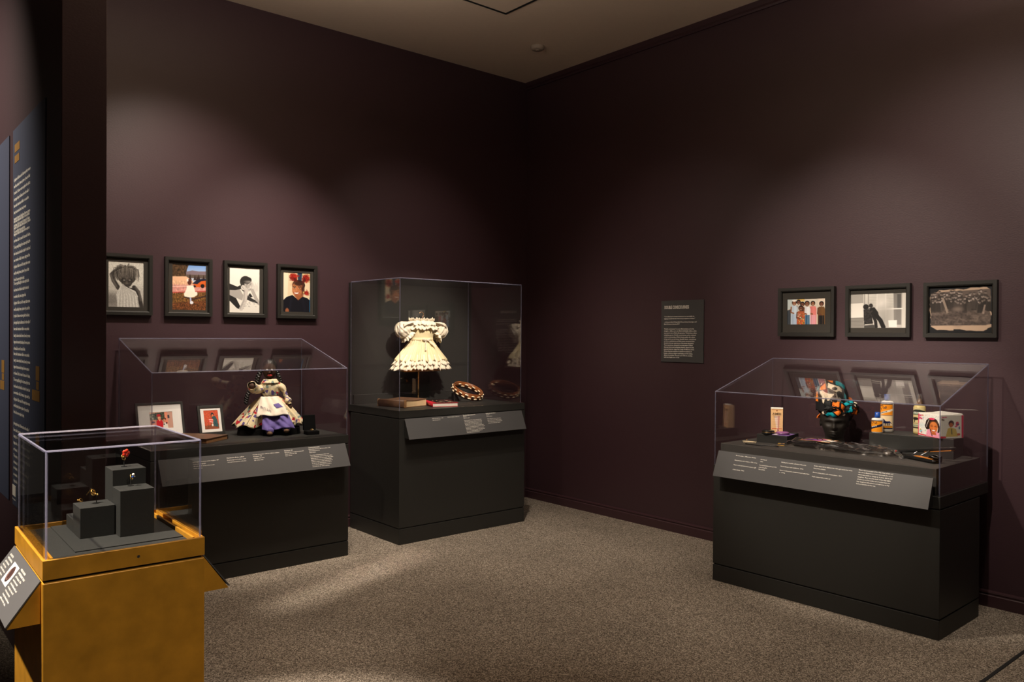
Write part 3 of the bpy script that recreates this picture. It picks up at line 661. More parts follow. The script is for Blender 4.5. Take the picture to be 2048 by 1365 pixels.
def portrait_b():
    p = Pic(610, 148, 918, 562, 100, 134, (205, 165, 140)); p.grad(148, 260, (112, 158, 225), (196, 205, 225))
    p.poly([(610, 148), (760, 148), (740, 200), (735, 262), (610, 268)], (78, 58, 40)); p.noise(.22, 34, (610, 148, 745, 268))
    p.poly([(735, 215), (790, 200), (850, 206), (918, 202), (918, 262), (735, 258)], (128, 112, 122)); p.poly([(735, 240), (918, 235), (918, 270), (735, 270)], (98, 84, 74))
    for (x, w, y0) in ((770, 16, 232), (815, 14, 240), (850, 16, 232), (835, 12, 246), (895, 14, 236)): p.poly([(x-w, 288), (x, y0), (x+w, 288)], (52, 36, 32))
    p.poly([(610, 262), (735, 256), (800, 300), (800, 345), (610, 350)], (236, 186, 150)); p.poly([(610, 335), (918, 330), (918, 395), (610, 410)], (214, 150, 140)); p.noise(.08, 40, (610, 300, 918, 400))
    p.line([(610, 408), (918, 386)], 12, (176, 74, 66)); p.line([(610, 352), (740, 345)], 7, (240, 205, 190))
    p.grad(400, 401, (0, 0, 0), (0, 0, 0), a=0); p.poly([(610, 412), (918, 392), (918, 562), (610, 562)], (112, 78, 42)); p.poly([(610, 500), (918, 470), (918, 562), (610, 562)], (104, 62, 36)); p.noise(.28, 60, (610, 405, 918, 562))
    p.poly([(800, 322), (825, 292), (870, 276), (918, 276), (918, 348), (812, 352)], (210, 96, 38)); p.poly([(790, 320), (830, 286), (880, 272), (918, 272), (918, 286), (870, 296), (838, 322)], (28, 32, 52)); p.ell(885, 338, 18, 18, (30, 24, 24)); p.ell(812, 344, 12, 10, (40, 28, 26))
    p.ell(766, 306, 19, 28, (84, 44, 36)); p.ell(748, 290, 8, 14, (240, 232, 226)); p.poly([(742, 340), (800, 336), (812, 372), (826, 420), (812, 440), (722, 440), (718, 415), (738, 372)], (250, 242, 226)); p.ell(772, 418, 56, 28, (248, 238, 220))
    p.ell(826, 410, 12, 18, (250, 240, 226)); p.line([(715, 444), (800, 462), (915, 430)], 9, (48, 30, 34)); p.line([(775, 450), (780, 500)], 14, (176, 180, 214)); p.ell(786, 492, 16, 14, (230, 232, 240))
    return p
def portrait_c():
    p = Pic(1105, 170, 1388, 582, 114, 160, (244, 240, 232)); p.grad(170, 582, (238, 234, 226), (226, 222, 214))
    p.poly([(1105, 330), (1150, 340), (1205, 370), (1235, 420), (1225, 470), (1180, 450), (1105, 440)], (168, 163, 158)); p.poly([(1105, 318), (1180, 345), (1205, 330), (1214, 365), (1160, 376), (1105, 376)], (44, 42, 42)); p.poly([(1105, 420), (1168, 450), (1205, 520), (1215, 552), (1175, 540), (1105, 470)], (40, 38, 38))
    p.ell(1255, 298, 52, 54, (48, 45, 44)); p.poly([(1215, 300), (1205, 350), (1225, 380), (1260, 400), (1262, 330)], (58, 55, 54)); p.ell(1283, 326, 38, 58, (196, 190, 184)); p.ell(1272, 285, 40, 30, (46, 43, 42), rot=-20)
    p.line([(1260, 311), (1278, 308)], 3, (90, 84, 82)); p.line([(1292, 308), (1308, 312)], 3, (90, 84, 82)); p.ell(1288, 338, 6, 14, (160, 154, 148), soft=4); p.ell(1270, 322, 5, 2.8, (50, 46, 46)); p.ell(1299, 322, 5, 2.8, (50, 46, 46)); p.ell(1286, 362, 17, 8, (96, 88, 86)); p.ell(1286, 361, 13, 4.5, (246, 242, 238)); p.ell(1300, 345, 10, 9, (226, 220, 214), soft=6, a=.8); p.ell(1286, 296, 26, 8, (216, 210, 204), soft=8, a=.7); p.ell(1262, 340, 10, 26, (138, 132, 128), soft=8, a=.7)
    p.line([(1236, 352), (1262, 372), (1252, 470), (1214, 545)], 36, (202, 196, 190)); p.line([(1244, 380), (1238, 470), (1206, 540)], 9, (140, 134, 130), soft=6, a=.8); p.ell(1232, 350, 20, 22, (210, 204, 198)); p.line([(1218, 338), (1240, 362)], 4, (150, 144, 140))
    p.line([(1318, 372), (1350, 440), (1380, 492)], 30, (176, 170, 164)); p.poly([(1275, 420), (1300, 440), (1345, 462), (1378, 492), (1320, 480), (1268, 460)], (52, 50, 50)); p.poly([(1296, 398), (1322, 430), (1300, 440), (1280, 420)], (42, 40, 40))
    for i in range(26): x, y = 1225+150*RNG.random(), 470+70*RNG.random(); p.line([(x, y), (x+12, y+5*RNG.normal())], 3, (150, 146, 140), a=.7)
    for i in range(9): p.line([(1330+5*i, 390-8*(i % 3)), (1322+6*i, 300+10*(i % 4))], 2.5, (176, 172, 166), a=.7)
    return p
def portrait_d():
    p = Pic(1570, 208, 1806, 578, 104, 160, (226, 206, 172)); rg = np.random.default_rng(4)
    p.poly([(1570, 208), (1615, 208), (1605, 578), (1570, 578)], (238, 222, 194)); p.poly([(1690, 208), (1735, 208), (1728, 300), (1700, 300)], (36, 56, 78)); p.poly([(1735, 208), (1806, 208), (1806, 300), (1740, 300)], (206, 182, 136)); p.poly([(1640, 208), (1690, 208), (1690, 300), (1640, 300)], (222, 196, 158), soft=10)
    for (cx, cy, r, n) in ((1660, 256, 38, 110), (1768, 260, 36, 100), (1774, 398, 22, 46)):
        p.ell(cx, cy, r*.8, r*.8, (96, 22, 18), soft=5)
        for i in range(n):
            a, q = 2*PI*rg.random(), r*math.sqrt(rg.random()); k = rg.random(); x, y = cx+q*math.cos(a), cy+q*math.sin(a)*1.05
            p.line([(x, y), (x+7*rg.normal(), y+7*rg.normal())], 4, (int(96+124*k), int(18+40*k), int(16+22*k)), a=.85)
    p.ell(1704, 326, 56, 48, (44, 24, 21)); p.line([(1672, 276), (1690, 302)], 24, (88, 28, 23), soft=6); p.line([(1756, 276), (1736, 304)], 24, (88, 28, 23), soft=6)
    p.line([(1716, 400), (1718, 462)], 50, (136, 78, 46), soft=4); p.line([(1700, 436), (1712, 470)], 18, (104, 58, 36), soft=8)
    p.ell(1694, 366, 46, 70, (182, 112, 70), soft=3); p.ell(1734, 372, 16, 44, (124, 70, 44), soft=12, a=.9); p.ell(1742, 362, 10, 34, (56, 30, 25), soft=6); p.ell(1688, 322, 36, 18, (208, 138, 92), soft=14, a=.8); p.ell(1668, 384, 15, 12, (214, 142, 98), soft=9, a=.9); p.ell(1716, 388, 15, 12, (206, 134, 90), soft=9, a=.8); p.ell(1692, 428, 18, 8, (200, 128, 86), soft=6, a=.8)
    p.ell(1704, 312, 40, 20, (48, 26, 22), soft=5, a=.9); p.line([(1652, 342), (1664, 336), (1680, 340)], 5, (44, 25, 20), soft=2); p.line([(1700, 339), (1714, 334), (1727, 341)], 5, (44, 25, 20), soft=2)
    p.ell(1668, 353, 9, 3.6, (232, 222, 212)); p.ell(1668, 353, 4, 4, (26, 16, 14)); p.ell(1712, 353, 9, 3.6, (232, 222, 212)); p.ell(1712, 353, 4, 4, (26, 16, 14)); p.line([(1657, 349), (1680, 349)], 3, (40, 22, 18)); p.line([(1701, 349), (1724, 349)], 3, (40, 22, 18))
    p.line([(1688, 352), (1684, 376)], 5, (206, 136, 92), soft=5); p.ell(1685, 381, 11, 5, (150, 86, 54), soft=4); p.ell(1685, 377, 8, 4, (212, 144, 100), soft=4)
    p.poly([(1660, 392), (1684, 396), (1710, 391), (1704, 408), (1686, 415), (1668, 409)], (146, 52, 46)); p.poly([(1665, 395), (1684, 398), (1705, 394), (1700, 405), (1686, 409), (1670, 405)], (246, 240, 232)); p.line([(1655, 386), (1660, 404)], 3, (138, 80, 50), soft=4, a=.8); p.line([(1716, 384), (1712, 404)], 3, (138, 80, 50), soft=4, a=.8); p.ell(1748, 392, 5, 8, (220, 190, 110))
    p.poly([(1570, 472), (1600, 440), (1650, 420), (1692, 456), (1742, 432), (1782, 446), (1806, 468), (1806, 578), (1570, 578)], (20, 20, 28)); p.line([(1640, 450), (1626, 578)], 8, (38, 38, 50), soft=8, a=.7); p.line([(1744, 462), (1760, 578)], 8, (36, 36, 48), soft=8, a=.7); p.ell(1605, 568, 16, 26, (150, 90, 60), soft=3); p.poly([(1668, 426), (1700, 468), (1736, 434), (1730, 420), (1680, 414)], (156, 92, 58), soft=3); p.line([(1803, 440), (1803, 578)], 5, (30, 120, 170))
    return p
A_Z, A_H = 1.618, .395
for (x, w, win, fn, lab) in ((-3.632, .316, (.052, .264, .052, .345), portrait_a, 'framed black and white photo of a child with locs and one arm raised'),
                             (-3.237, .314, (.052, .275, .043, .350), portrait_b, 'framed color photo of a girl in white dress near an orange car'),
                             (-2.841, .314, (.044, .262, .033, .350), portrait_c, 'framed black and white photo of a woman resting chin on hands'),
                             (-2.449, .316, (.052, .264, .048, .340), portrait_d, 'framed color photo of a smiling woman in black with two red hair puffs')):
    framed(lab, (x, -.001, A_Z), 0, w, A_H, win, fn())

def group_photo():
    p = Pic(183, 237, 503, 470, 150, 110, (216, 206, 190)); p.poly([(183, 237), (260, 237), (250, 330), (183, 330)], (190, 200, 200)); p.poly([(270, 237), (330, 237), (330, 262), (270, 262)], (226, 190, 110)); p.poly([(445, 237), (503, 237), (503, 300), (445, 300)], (232, 214, 196)); p.poly([(183, 340), (215, 330), (215, 470), (183, 470)], (60, 66, 74))
    sk = [(120, 74, 52), (140, 88, 60), (104, 62, 44)]
    def person(x, y, r, top, bottom, k, wide=28, hair=(26, 18, 16), foot=470):
        p.ell(x, y-4, r+4, r+6, hair); p.poly([(x-wide, 470), (x-wide, y+46), (x-wide*.7, y+r+8), (x+wide*.7, y+r+8), (x+wide, y+46), (x+wide, 470)], top)
        if bottom: p.poly([(x-wide*.8, 470), (x-wide*.75, y+100), (x+wide*.75, y+100), (x+wide*.8, 470)], bottom)
        p.ell(x, y+3, r-1, r+3, sk[k % 3]); p.ell(x, y+1, r-6, r-4, tuple(min(255, q+26) for q in sk[k % 3]), soft=6, a=.8); p.line([(x-4, y+11), (x+4, y+11)], 2.6, (226, 208, 194)); p.ell(x-5, y, 2.6, 1.8, (30, 18, 16)); p.ell(x+5, y, 2.6, 1.8, (30, 18, 16)); p.line([(x-wide*.4, y+r+16), (x-wide*.5, 470)], 5, tuple(int(q*.8) for q in top), soft=6, a=.6); p.line([(x+wide*.3, y+r+16), (x+wide*.3, 470)], 4, tuple(min(255, int(q*1.12)) for q in top), soft=6, a=.6)
        p.line([(x-wide+3, y+36), (x-wide, y+84), (x-4, y+92)], 11, sk[k % 3])
    person(280, 270, 14, (200, 196, 190), None, 2, 20); person(400, 285, 15, (224, 128, 122), (226, 164, 176), 1, 30); person(470, 290, 15, (112, 78, 44), (22, 22, 26), 2, 30)
    person(243, 275, 16, (198, 212, 226), (170, 190, 214), 1, 28); p.ell(243, 254, 18, 10, (236, 232, 226)); person(312, 290, 15, (60, 44, 40), None, 2, 20); person(352, 285, 17, (232, 232, 236), (40, 84, 120), 0, 28)
    person(300, 325, 17, (176, 92, 60), (190, 92, 58), 2, 34)
    for i in range(60): p.ell(270+62*RNG.random(), 372+96*RNG.random(), 4, 4, [(214, 60, 44), (66, 120, 70), (226, 170, 60), (230, 220, 200)][i % 4], a=.8)
    return p
def street_photo():
    p = Pic(718, 185, 1192, 500, 160, 108, (206, 202, 194)); p.grad(185, 330, (226, 222, 214), (196, 192, 186))
    p.poly([(718, 185), (830, 185), (830, 270), (718, 274)], (172, 168, 162)); p.poly([(718, 276), (830, 270), (830, 400), (718, 404)], (232, 228, 220)); p.poly([(718, 404), (836, 402), (836, 500), (718, 500)], (150, 146, 140))
    for y in range(412, 500, 13): p.line([(718, y), (836, y-1)], 3, (96, 92, 88))
    for x in (840, 872, 945, 1015, 1085, 1150): p.line([(x, 185), (x, 330)], 7, (240, 236, 230) if x % 2 else (150, 146, 140))
    for y in range(195, 320, 14): p.line([(880, y), (940, y)], 3, (176, 172, 164)); p.line([(1020, y), (1080, y)], 3, (176, 172, 164))
    p.poly([(1080, 185), (1145, 185), (1145, 470), (1085, 470)], (132, 128, 124)); p.poly([(1110, 200), (1142, 200), (1142, 330), (1112, 330)], (92, 90, 88)); p.poly([(1150, 185), (1192, 185), (1192, 500), (1150, 500)], (214, 210, 202)); p.line([(970, 330), (1150, 328)], 10, (244, 240, 234)); p.line([(1020, 190), (1020, 470)], 6, (240, 236, 230))
    p.ell(990, 350, 60, 110, (190, 186, 180), soft=40, a=.8); p.ell(985, 280, 36, 40, (236, 232, 226), soft=26, a=.8); p.ell(1010, 420, 46, 80, (150, 147, 142), soft=30, a=.7); p.poly([(1040, 430), (1110, 428), (1110, 490), (1045, 490)], (234, 230, 224))
    p.ell(852, 306, 24, 24, (40, 38, 38)); p.poly([(832, 330), (880, 326), (905, 400), (915, 470), (838, 470)], (46, 44, 44)); p.noise(.25, 50, (832, 300, 915, 470)); p.ell(894, 296, 17, 19, (52, 48, 46)); p.poly([(880, 318), (925, 312), (955, 356), (962, 390), (905, 396), (885, 350)], (34, 33, 33))
    p.line([(940, 386), (975, 430), (1000, 490)], 36, (30, 29, 29)); p.line([(915, 390), (935, 440), (940, 490)], 26, (36, 34, 34)); p.line([(905, 345), (885, 360), (872, 345)], 12, (60, 56, 54)); p.line([(846, 468), (918, 462)], 6, (220, 216, 208)); p.poly([(838, 474), (925, 470), (930, 500), (838, 500)], (70, 68, 66))
    return p
def torn_photo():
    p = Pic(1372, 128, 1948, 542, 150, 108, (24, 25, 28))
    rg = np.random.default_rng(5); out = []
    def rag(a, b, n, amp):
        for i in range(n): t = i/n; out.append((a[0]+(b[0]-a[0])*t+rg.normal()*amp, a[1]+(b[1]-a[1])*t+rg.normal()*amp))
    out.append((1470, 152)); rag((1480, 154), (1660, 148), 6, 2); out.append((1690, 154)); rag((1720, 146), (1918, 136), 7, 3); rag((1924, 160), (1930, 300), 6, 3); out.append((1910, 330)); rag((1932, 360), (1930, 420), 4, 4); out.append((1915, 450)); rag((1934, 465), (1930, 492), 3, 3)
    rag((1900, 496), (1890, 514), 2, 3); rag((1860, 514), (1690, 512), 6, 3); out.append((1660, 500)); out.append((1606, 500)); rag((1600, 512), (1420, 508), 6, 3); rag((1398, 480), (1392, 440), 3, 4); out.append((1420, 418)); rag((1392, 400), (1394, 350), 3, 4); out.append((1380, 330)); rag((1390, 300), (1384, 200), 5, 4); out.append((1400, 182)); out.append((1450, 170))
    p.poly(out, (186, 160, 138)); p.poly([(1392, 188), (1475, 170), (1922, 156), (1926, 300), (1912, 330), (1928, 380), (1920, 460), (1396, 468), (1396, 340), (1388, 300)], (98, 86, 80))
    for i in range(105):
        x, y = 1402+512*rg.random(), 176+92*(i/105)+8*rg.normal(); v = int(58+76*rg.random()); p.poly([(x-20, y+90), (x-14, y+16), (x+14, y+16), (x+20, y+90)], (int(v*.62), int(v*.56), int(v*.53)), a=.7); p.ell(x, y, 9, 11, (v+64, v+50, v+42), a=.9); p.ell(x, y-9, 11, 5, (50, 44, 42), a=.85); p.ell(x+2, y+3, 4, 5, (v+20, v+12, v+8), a=.5)
    p.poly([(1492, 226), (1512, 220), (1560, 355), (1540, 362)], (150, 134, 122)); p.poly([(1850, 368), (1868, 372), (1885, 290), (1870, 290)], (140, 124, 114)); p.ell(1640, 350, 60, 90, (84, 74, 70), soft=20, a=.8)
    p.poly([(1396, 380), (1560, 376), (1640, 352), (1720, 372), (1890, 440), (1890, 466), (1396, 466)], (80, 70, 66)); p.noise(.12, 44, (1392, 340, 1925, 466)); p.ell(1640, 325, 40, 18, (140, 124, 114), soft=6, a=.7)
    for i in range(30): x, y = 1420+440*rg.random(), 395+60*rg.random(); p.line([(x, y), (x+36*rg.normal(), y+12*rg.normal())], 7, (132, 116, 106), soft=4, a=.6)
    return p
RWALL = -PI/2
framed('framed color photo of six women and girls posing in a group', (-.001, -2.611, 1.505), RWALL, .400, .325, (.060, .330, .080, .250), group_photo())
framed('framed black and white photo of a street with figures beside white smoke', (-.001, -3.086, 1.505), RWALL, .400, .322, (.026, .375, .055, .268), street_photo())
framed('framed torn old photo of a crowd with ragged edges on black', (-.001, -3.563, 1.503), RWALL, .392, .322, (.024, .366, .022, .290), torn_photo())

# ================================================================== rings in the gold case
def gpt(u, v, z):
    c, s = math.cos(GR), math.sin(GR); return Vector((GX+u*c-v*s, GY+u*s+v*c, z))
def riser(label, boxes, loc, rz, z, mt, group=None, name='riser'):
    t = thing(name, label, 'display block', (loc[0], loc[1], z), rz, group)
    for i, b in enumerate(boxes): MB().box(*b).build('block', mt, t, bevel=.0012)
    return t
DZ = .889
riser('low stepped grey block carrying the gold signet ring', [(0, .096, 0, .102, 0, .980-DZ), (0, .096, .102, .204, 0, .929-DZ)], gpt(.134, .238, DZ)[:2], GR, DZ, M['riser'], 'grey ring blocks')
riser('tall stepped grey block carrying the pearl ring and the red ring', [(0, .097, 0, .094, 0, 1.0275-DZ), (0, .097, .094, .190, 0, 1.0775-DZ)], gpt(.232, .190, DZ)[:2], GR, DZ, M['riser'], 'grey ring blocks')
def ring_stand(t, h):
    MB().tube([(0, 0, 0), (0, 0, h)], .0012, 6).build('pin', M['deep'], t); MB().lathe([(.001, .0), (.009, 0), (.009, .0012), (.001, .0015)], n=20).build('foot', M['velvet'], t)
def rmat(tilt, az): return Matrix.Rotation(az, 4, 'Z') @ Matrix.Rotation(tilt, 4, 'X')
# gold signet ring: seen edge on, wide face and a bar
t = thing('ring', 'gold ring with broad flat face on the low grey block', 'ring', gpt(.189, .293, .980), GR-.25)
ring_stand(t, .026)
Mx = rmat(1.35, .9)
MB().torus((-.009, 0, .034), .0095, .0013, rmat(1.25, 1.15), 30, 8, .003).build('band', M['goldmetal'], t, True)
MB().prism([(-.010, -.006), (.010, -.006), (.012, 0), (.010, .006), (-.010, .006), (-.012, 0)], 0, .0022, lambda a, b, d: Matrix.Translation((-.019, 0, .036)) @ Matrix.Rotation(-.95, 4, 'Y') @ Vector((a*1.0, b, d))).build('face_plate', M['goldmetal'], t)
MB().tube([(-.017, 0, .036), (-.002, 0, .029), (.002, 0, .0268)], [.0017, .0017, .0017], 8).build('shank', M['goldmetal'], t, True); MB().sphere((.003, 0, .0265), .0032, 14, 10).build('bead', M['goldmetal'], t, True)
# thin gold ring at the back step
t = thing('ring', 'tiny thin gold ring behind the low grey block', 'ring', gpt(.168, .385, .929), GR-.2)
ring_stand(t, .041)
MB().torus((-.004, 0, .045), .0085, .0011, rmat(1.45, 1.0), 30, 8).build('band', M['goldmetal'], t, True); MB().tube([(-.012, 0, .049), (.004, 0, .040)], .0014, 8).build('shank', M['goldmetal'], t, True); MB().sphere((-.0115, 0, .049), (.0036, .0036, .0026), 12, 8).build('crown', M['goldmetal'], t, True)
# red ring
t = thing('ring', 'gold ring with large red stone on the tallest grey block', 'ring', gpt(.277, .335, 1.0775), GR)
ring_stand(t, .034)
MB().torus((-.002, 0, .030), .009, .0014, rmat(1.2, .9), 30, 8).build('band', M['goldmetal'], t, True)
MB().tube([(-.007, -.002, .0265), (-.001, -.002, .034)], [.0018, .0030], 8).build('shoulder', M['goldmetal'], t, True)
pm = MB()
for k in range(5):
    a = 2*PI*k/5; pm.sphere((.005+.0055*math.cos(a), -.003, .043+.0065*math.sin(a)), (.0062, .003, .0068), 12, 8)
pm.build('red_stone', M['red'], t, True)
# pearl and blue ring
t = thing('ring', 'gold ring with pearl and blue stone on the front tall grey block', 'ring', gpt(.279, .262, 1.0275), GR)
ring_stand(t, .024)
MB().torus((.002, 0, .027), .0085, .0012, rmat(1.3, 1.0), 30, 8).build('band', M['goldmetal'], t, True); MB().tube([(-.0025, -.002, .023), (.003, -.002, .028)], .0017, 8).build('shoulder', M['goldmetal'], t, True)
MB().sphere((.0065, -.003, .0345), .0042, 16, 10).build('pearl', M['pearl'], t, True); MB().sphere((.0045, -.004, .0278), (.0042, .0028, .0026), 14, 8).build('blue_stone', M['bluegem'], t, True); MB().sphere((.0105, -.003, .0285), .0022, 10, 8).build('small_stone', M['pearl'], t, True)

# ================================================================== long case: frames, album, doll, ring box
def easel_frame(label, x, y, w, h, lean, mount, win, pic, rail):
    t = thing('photo_frame', label, 'photo frame', (x, y, LZ), 0, None, -lean)
    mb = MB()
    for (a, b, c, d) in ((0, rail, 0, h), (w-rail, w, 0, h), (rail, w-rail, 0, rail), (rail, w-rail, h-rail, h)): mb.box(a, b, -.006, .010, c, d)
    mb.build('frame', M['frame'], t, bevel=.001)
    x0, x1, z0, z1 = win; mb = MB()
    for (a, b, c, d) in ((rail, x0, rail, h-rail), (x1, w-rail, rail, h-rail), (x0, x1, rail, z0), (x0, x1, z1, h-rail)): mb.box(a, b, -.0015, .001, c, d)
    mb.build('mat_board', M['whitemat'], t); MB().box(rail, w-rail, .001, .004, rail, h-rail).build('backing', M['deep'], t)
    pic.mesh('photo', lambda u, v: (x0+(x1-x0)*u, .0004, z1-(z1-z0)*v), t)
    c, s = math.cos(lean), math.sin(lean)
    MB().hexa([(w*.42, .010, h*.62), (w*.58, .010, h*.62), (w*.58, .013, h*.62), (w*.42, .013, h*.62)], [(w*.42, .045, .012), (w*.58, .045, .012), (w*.58, .048, .012), (w*.42, .048, .012)]).build('easel_leg', M['deep'], t)
    return t
p = Pic(330, 310, 830, 640, 84, 58, (196, 150, 132)); p.poly([(330, 345), (480, 325), (480, 500), (330, 480)], (72, 78, 72)); p.poly([(340, 360), (400, 350), (410, 480), (350, 480)], (150, 150, 130)); p.poly([(480, 330), (660, 312), (660, 480), (480, 470)], (60, 66, 50)); p.noise(.3, 26, (330, 310, 665, 500)); p.poly([(655, 310), (720, 310), (720, 640), (655, 640)], (226, 140, 110)); p.poly([(720, 380), (760, 376), (764, 440), (722, 444)], (46, 44, 58)); p.poly([(330, 470), (470, 462), (470, 640), (330, 640)], (190, 130, 112)); p.ell(400, 510, 36, 20, (90, 70, 90))
p.poly([(470, 640), (468, 500), (500, 462), (580, 458), (612, 520), (620, 640)], (196, 14, 30)); p.ell(535, 428, 34, 44, (222, 160, 120)); p.ell(528, 388, 52, 16, (150, 20, 30)); p.poly([(490, 388), (500, 352), (556, 350), (572, 388)], (176, 22, 34)); p.poly([(520, 466), (545, 500), (566, 462)], (230, 176, 140)); p.line([(520, 450), (548, 450)], 6, (180, 40, 40))
p.ell(646, 456, 36, 30, (36, 26, 24)); p.ell(644, 482, 28, 34, (190, 122, 88)); p.poly([(606, 640), (615, 545), (650, 525), (705, 535), (722, 640)], (226, 220, 210)); p.ell(690, 538, 18, 18, (70, 12, 24)); p.ell(632, 560, 14, 14, (30, 26, 30)); p.line([(634, 494), (656, 494)], 5, (236, 220, 206))
easel_frame('larger white matted photo frame showing a woman in red with a child', -3.428, -.105, .300, .232, .30, 'white', (.085, .228, .058, .168), p, .014)
p = Pic(1380, 310, 1730, 680, 70, 76, (204, 84, 52))
for i in range(26): x = 1380+14*i; p.line([(x, 310), (x+18, 600)], 8, (232, 116, 76) if i % 2 else (168, 54, 36), soft=4, a=.7)
p.poly([(1380, 610), (1730, 580), (1730, 680), (1380, 680)], (140, 74, 48)); p.ell(1590, 395, 36, 38, (36, 36, 50)); p.ell(1592, 412, 22, 26, (214, 128, 78)); p.poly([(1560, 460), (1600, 430), (1650, 425), (1700, 500), (1715, 640), (1610, 630), (1590, 560)], (52, 84, 88)); p.line([(1640, 440), (1620, 520), (1570, 500)], 34, (60, 92, 92)); p.noise(.1, 30)
p.ell(1530, 460, 22, 24, (176, 100, 60)); p.ell(1545, 510, 58, 46, (226, 70, 56)); p.line([(1500, 495), (1590, 500)], 16, (248, 226, 216)); p.line([(1500, 530), (1590, 545)], 14, (248, 226, 216)); p.ell(1492, 520, 18, 16, (214, 60, 50)); p.line([(1545, 560), (1540, 620)], 12, (90, 70, 60)); p.ell(1575, 600, 20, 28, (240, 224, 212)); p.line([(1480, 560), (1470, 650)], 6, (90, 60, 44)); p.line([(1510, 560), (1505, 660)], 5, (70, 40, 30))
easel_frame('smaller photo frame showing a child in red beside someone in green', -3.060, -.180, .172, .202, .30, 'white', (.040, .136, .038, .168), p, .018)

def book(name, label, ctr, ax, w, h, th, z, covermat, pagemat, spine_mat=None, cov=.003, over=.004, sag=0.0):
    """ax = unit direction of the spine; pages open to the side of ax turned by -90 degrees"""
    t = thing(name, label, 'book', (ctr[0], ctr[1], z), math.atan2(ax[1], ax[0]))
    # local: x along the spine (length h), y from the spine (+w/2) to the fore edge (-w/2)
    def slab(z0, z1):
        mb = MB(); n = 10
        def f(u, v): x = -h/2+h*u; return x, -w/2+w*v
        st = []
        for (zz) in (z0, z1):
            for j in range(n+1):
                for i in range(n+1):
                    x, y = f(i/n, j/n); d = -sag*math.sin(PI*j/n)*(1 if zz > th*.5 else .0); mb.v.append((x, y, zz+d))
        k = (n+1)**2
        for j in range(n):
            for i in range(n):
                a = j*(n+1)+i; mb.f.append((a, a+n+1, a+n+2, a+1)); mb.f.append((k+a, k+a+1, k+a+n+2, k+a+n+1))
        for i in range(n):
            for (a, b) in ((i, i+1), (n*(n+1)+i, n*(n+1)+i+1), (i*(n+1), (i+1)*(n+1)), (i*(n+1)+n, (i+1)*(n+1)+n)): mb.f.append((a, b, k+b, k+a))
        return mb
    slab(0, cov).build('back_cover', covermat, t); slab(th-cov, th).build('front_cover', covermat, t)
    pg = MB(); pr = [(h/2-over, cov), (h/2-over, th-cov-sag)]
    pg.box(-h/2+over, h/2-over, -w/2+over, w/2-.002, cov, th-cov-sag*.9)
    pg.build('pages', pagemat, t, bevel=.001)
    sm = MB(); n = 8; pr = [(w/2-.001, 0)]+[(w/2+.005*math.sin(PI*i/n), th*i/n) for i in range(n+1)]+[(w/2-.001, th)]
    sm.prism(pr, -h/2, h/2, lambda a, b, d: (d, a, b)).build('spine', spine_mat or covermat, t, True)
    return t
# album in the long case
A_, B_, E_ = Vector((-2.989, -.458)), Vector((-3.162, -.622)), Vector((-3.185, -.20))
ctr = (B_+E_)/2; ax = (E_-A_).normalized()
t = book('book', 'worn brown album lying flat before the smaller photo frame', (ctr.x, ctr.y), -ax, .236, .325, .030, LZ, M['leather'], M['leatheredge'], M['deep'], .0035, .003)
text_block('cover_title', [('Family', 0, 0, .10, .034), ('Album', 0, .04, .085, .034)], M['leatheredge'], t, (-.06, .03, .030), (0, -1, 0), (1, 0, 0), bold=.03)
# ring box
t = thing('ring_box', 'small open black ring box right of the doll holding a gold ring', 'jewelry box', (-2.443, -.560, LZ), -.10)
MB().box(-.043, .043, -.040, .034, 0, .026).build('base', M['velvet'], t, bevel=.003); MB().box(-.036, .036, -.032, .026, .024, .0275).build('cushion', M['velvet'], t, bevel=.001)
MB().hexa([(-.043, .026, .026), (.043, .026, .026), (.043, .050, .026), (-.043, .050, .026)], [(-.041, .040, .128), (.041, .040, .128), (.041, .060, .128), (-.041, .060, .128)]).build('lid', M['velvet'], t, bevel=.003)
t = thing('ring', 'plain gold ring in the open black ring box', 'ring', (-2.443, -.570, LZ+.0275), -.1)
MB().torus((0, 0, .0045), .011, .0016, rmat(.28, 0), 30, 8, .0024).build('band', M['goldmetal'], t, True); MB().sphere((.004, -.011, .0055), (.004, .0022, .0024), 12, 8).build('setting', M['pearl'], t, True)

# ---- rag doll
DL = (-2.645, -.335, LZ); DR = -.40
t = thing('doll_stand', 'low black cloth covered block under the rag doll', 'display block', DL, DR)
def blockfn(u, v):
    a = 2*PI*u; c, s = math.cos(a), math.sin(a); k = 1/(abs(c)**5+abs(s)**5)**.2
    z = .046*min(1, v*1.25); r = 1 if v < .8 else 1-(v-.8)*5
    return (.20*c*k*max(r, .01)*(1.03-.03*v+.012*math.sin(7*a)*(1-v)), .115*s*k*max(r, .01)*(1+.015*math.sin(5*a)), z)
MB().surf(blockfn, 64, 12, True).build('cover', M['velvet'], t, True)
doll = thing('rag_doll', 'rag doll in cream print dress, white apron and purple trousers', 'doll', (DL[0], DL[1], LZ+.046), DR)
def zz(y): return (862-(730+y/9.1))/291-.046     # height above the block from the study drawing
def xx(x): return (x/9.1+450-533)/291
def head_fn(d): return 1+.05*max(0, -d.z)*(1 if d.y < 0 else 0)
MB().sphere((.001, 0, zz(45)), (.046, .044, .064), 28, 20, None, head_fn).build('head', M['skin'], doll, True)
hc = MB()
hc.sphere((.001, .010, zz(-15)), (.050, .046, .052), 24, 16)
hb = hc.build('hair', M['hairblack'], doll, True)
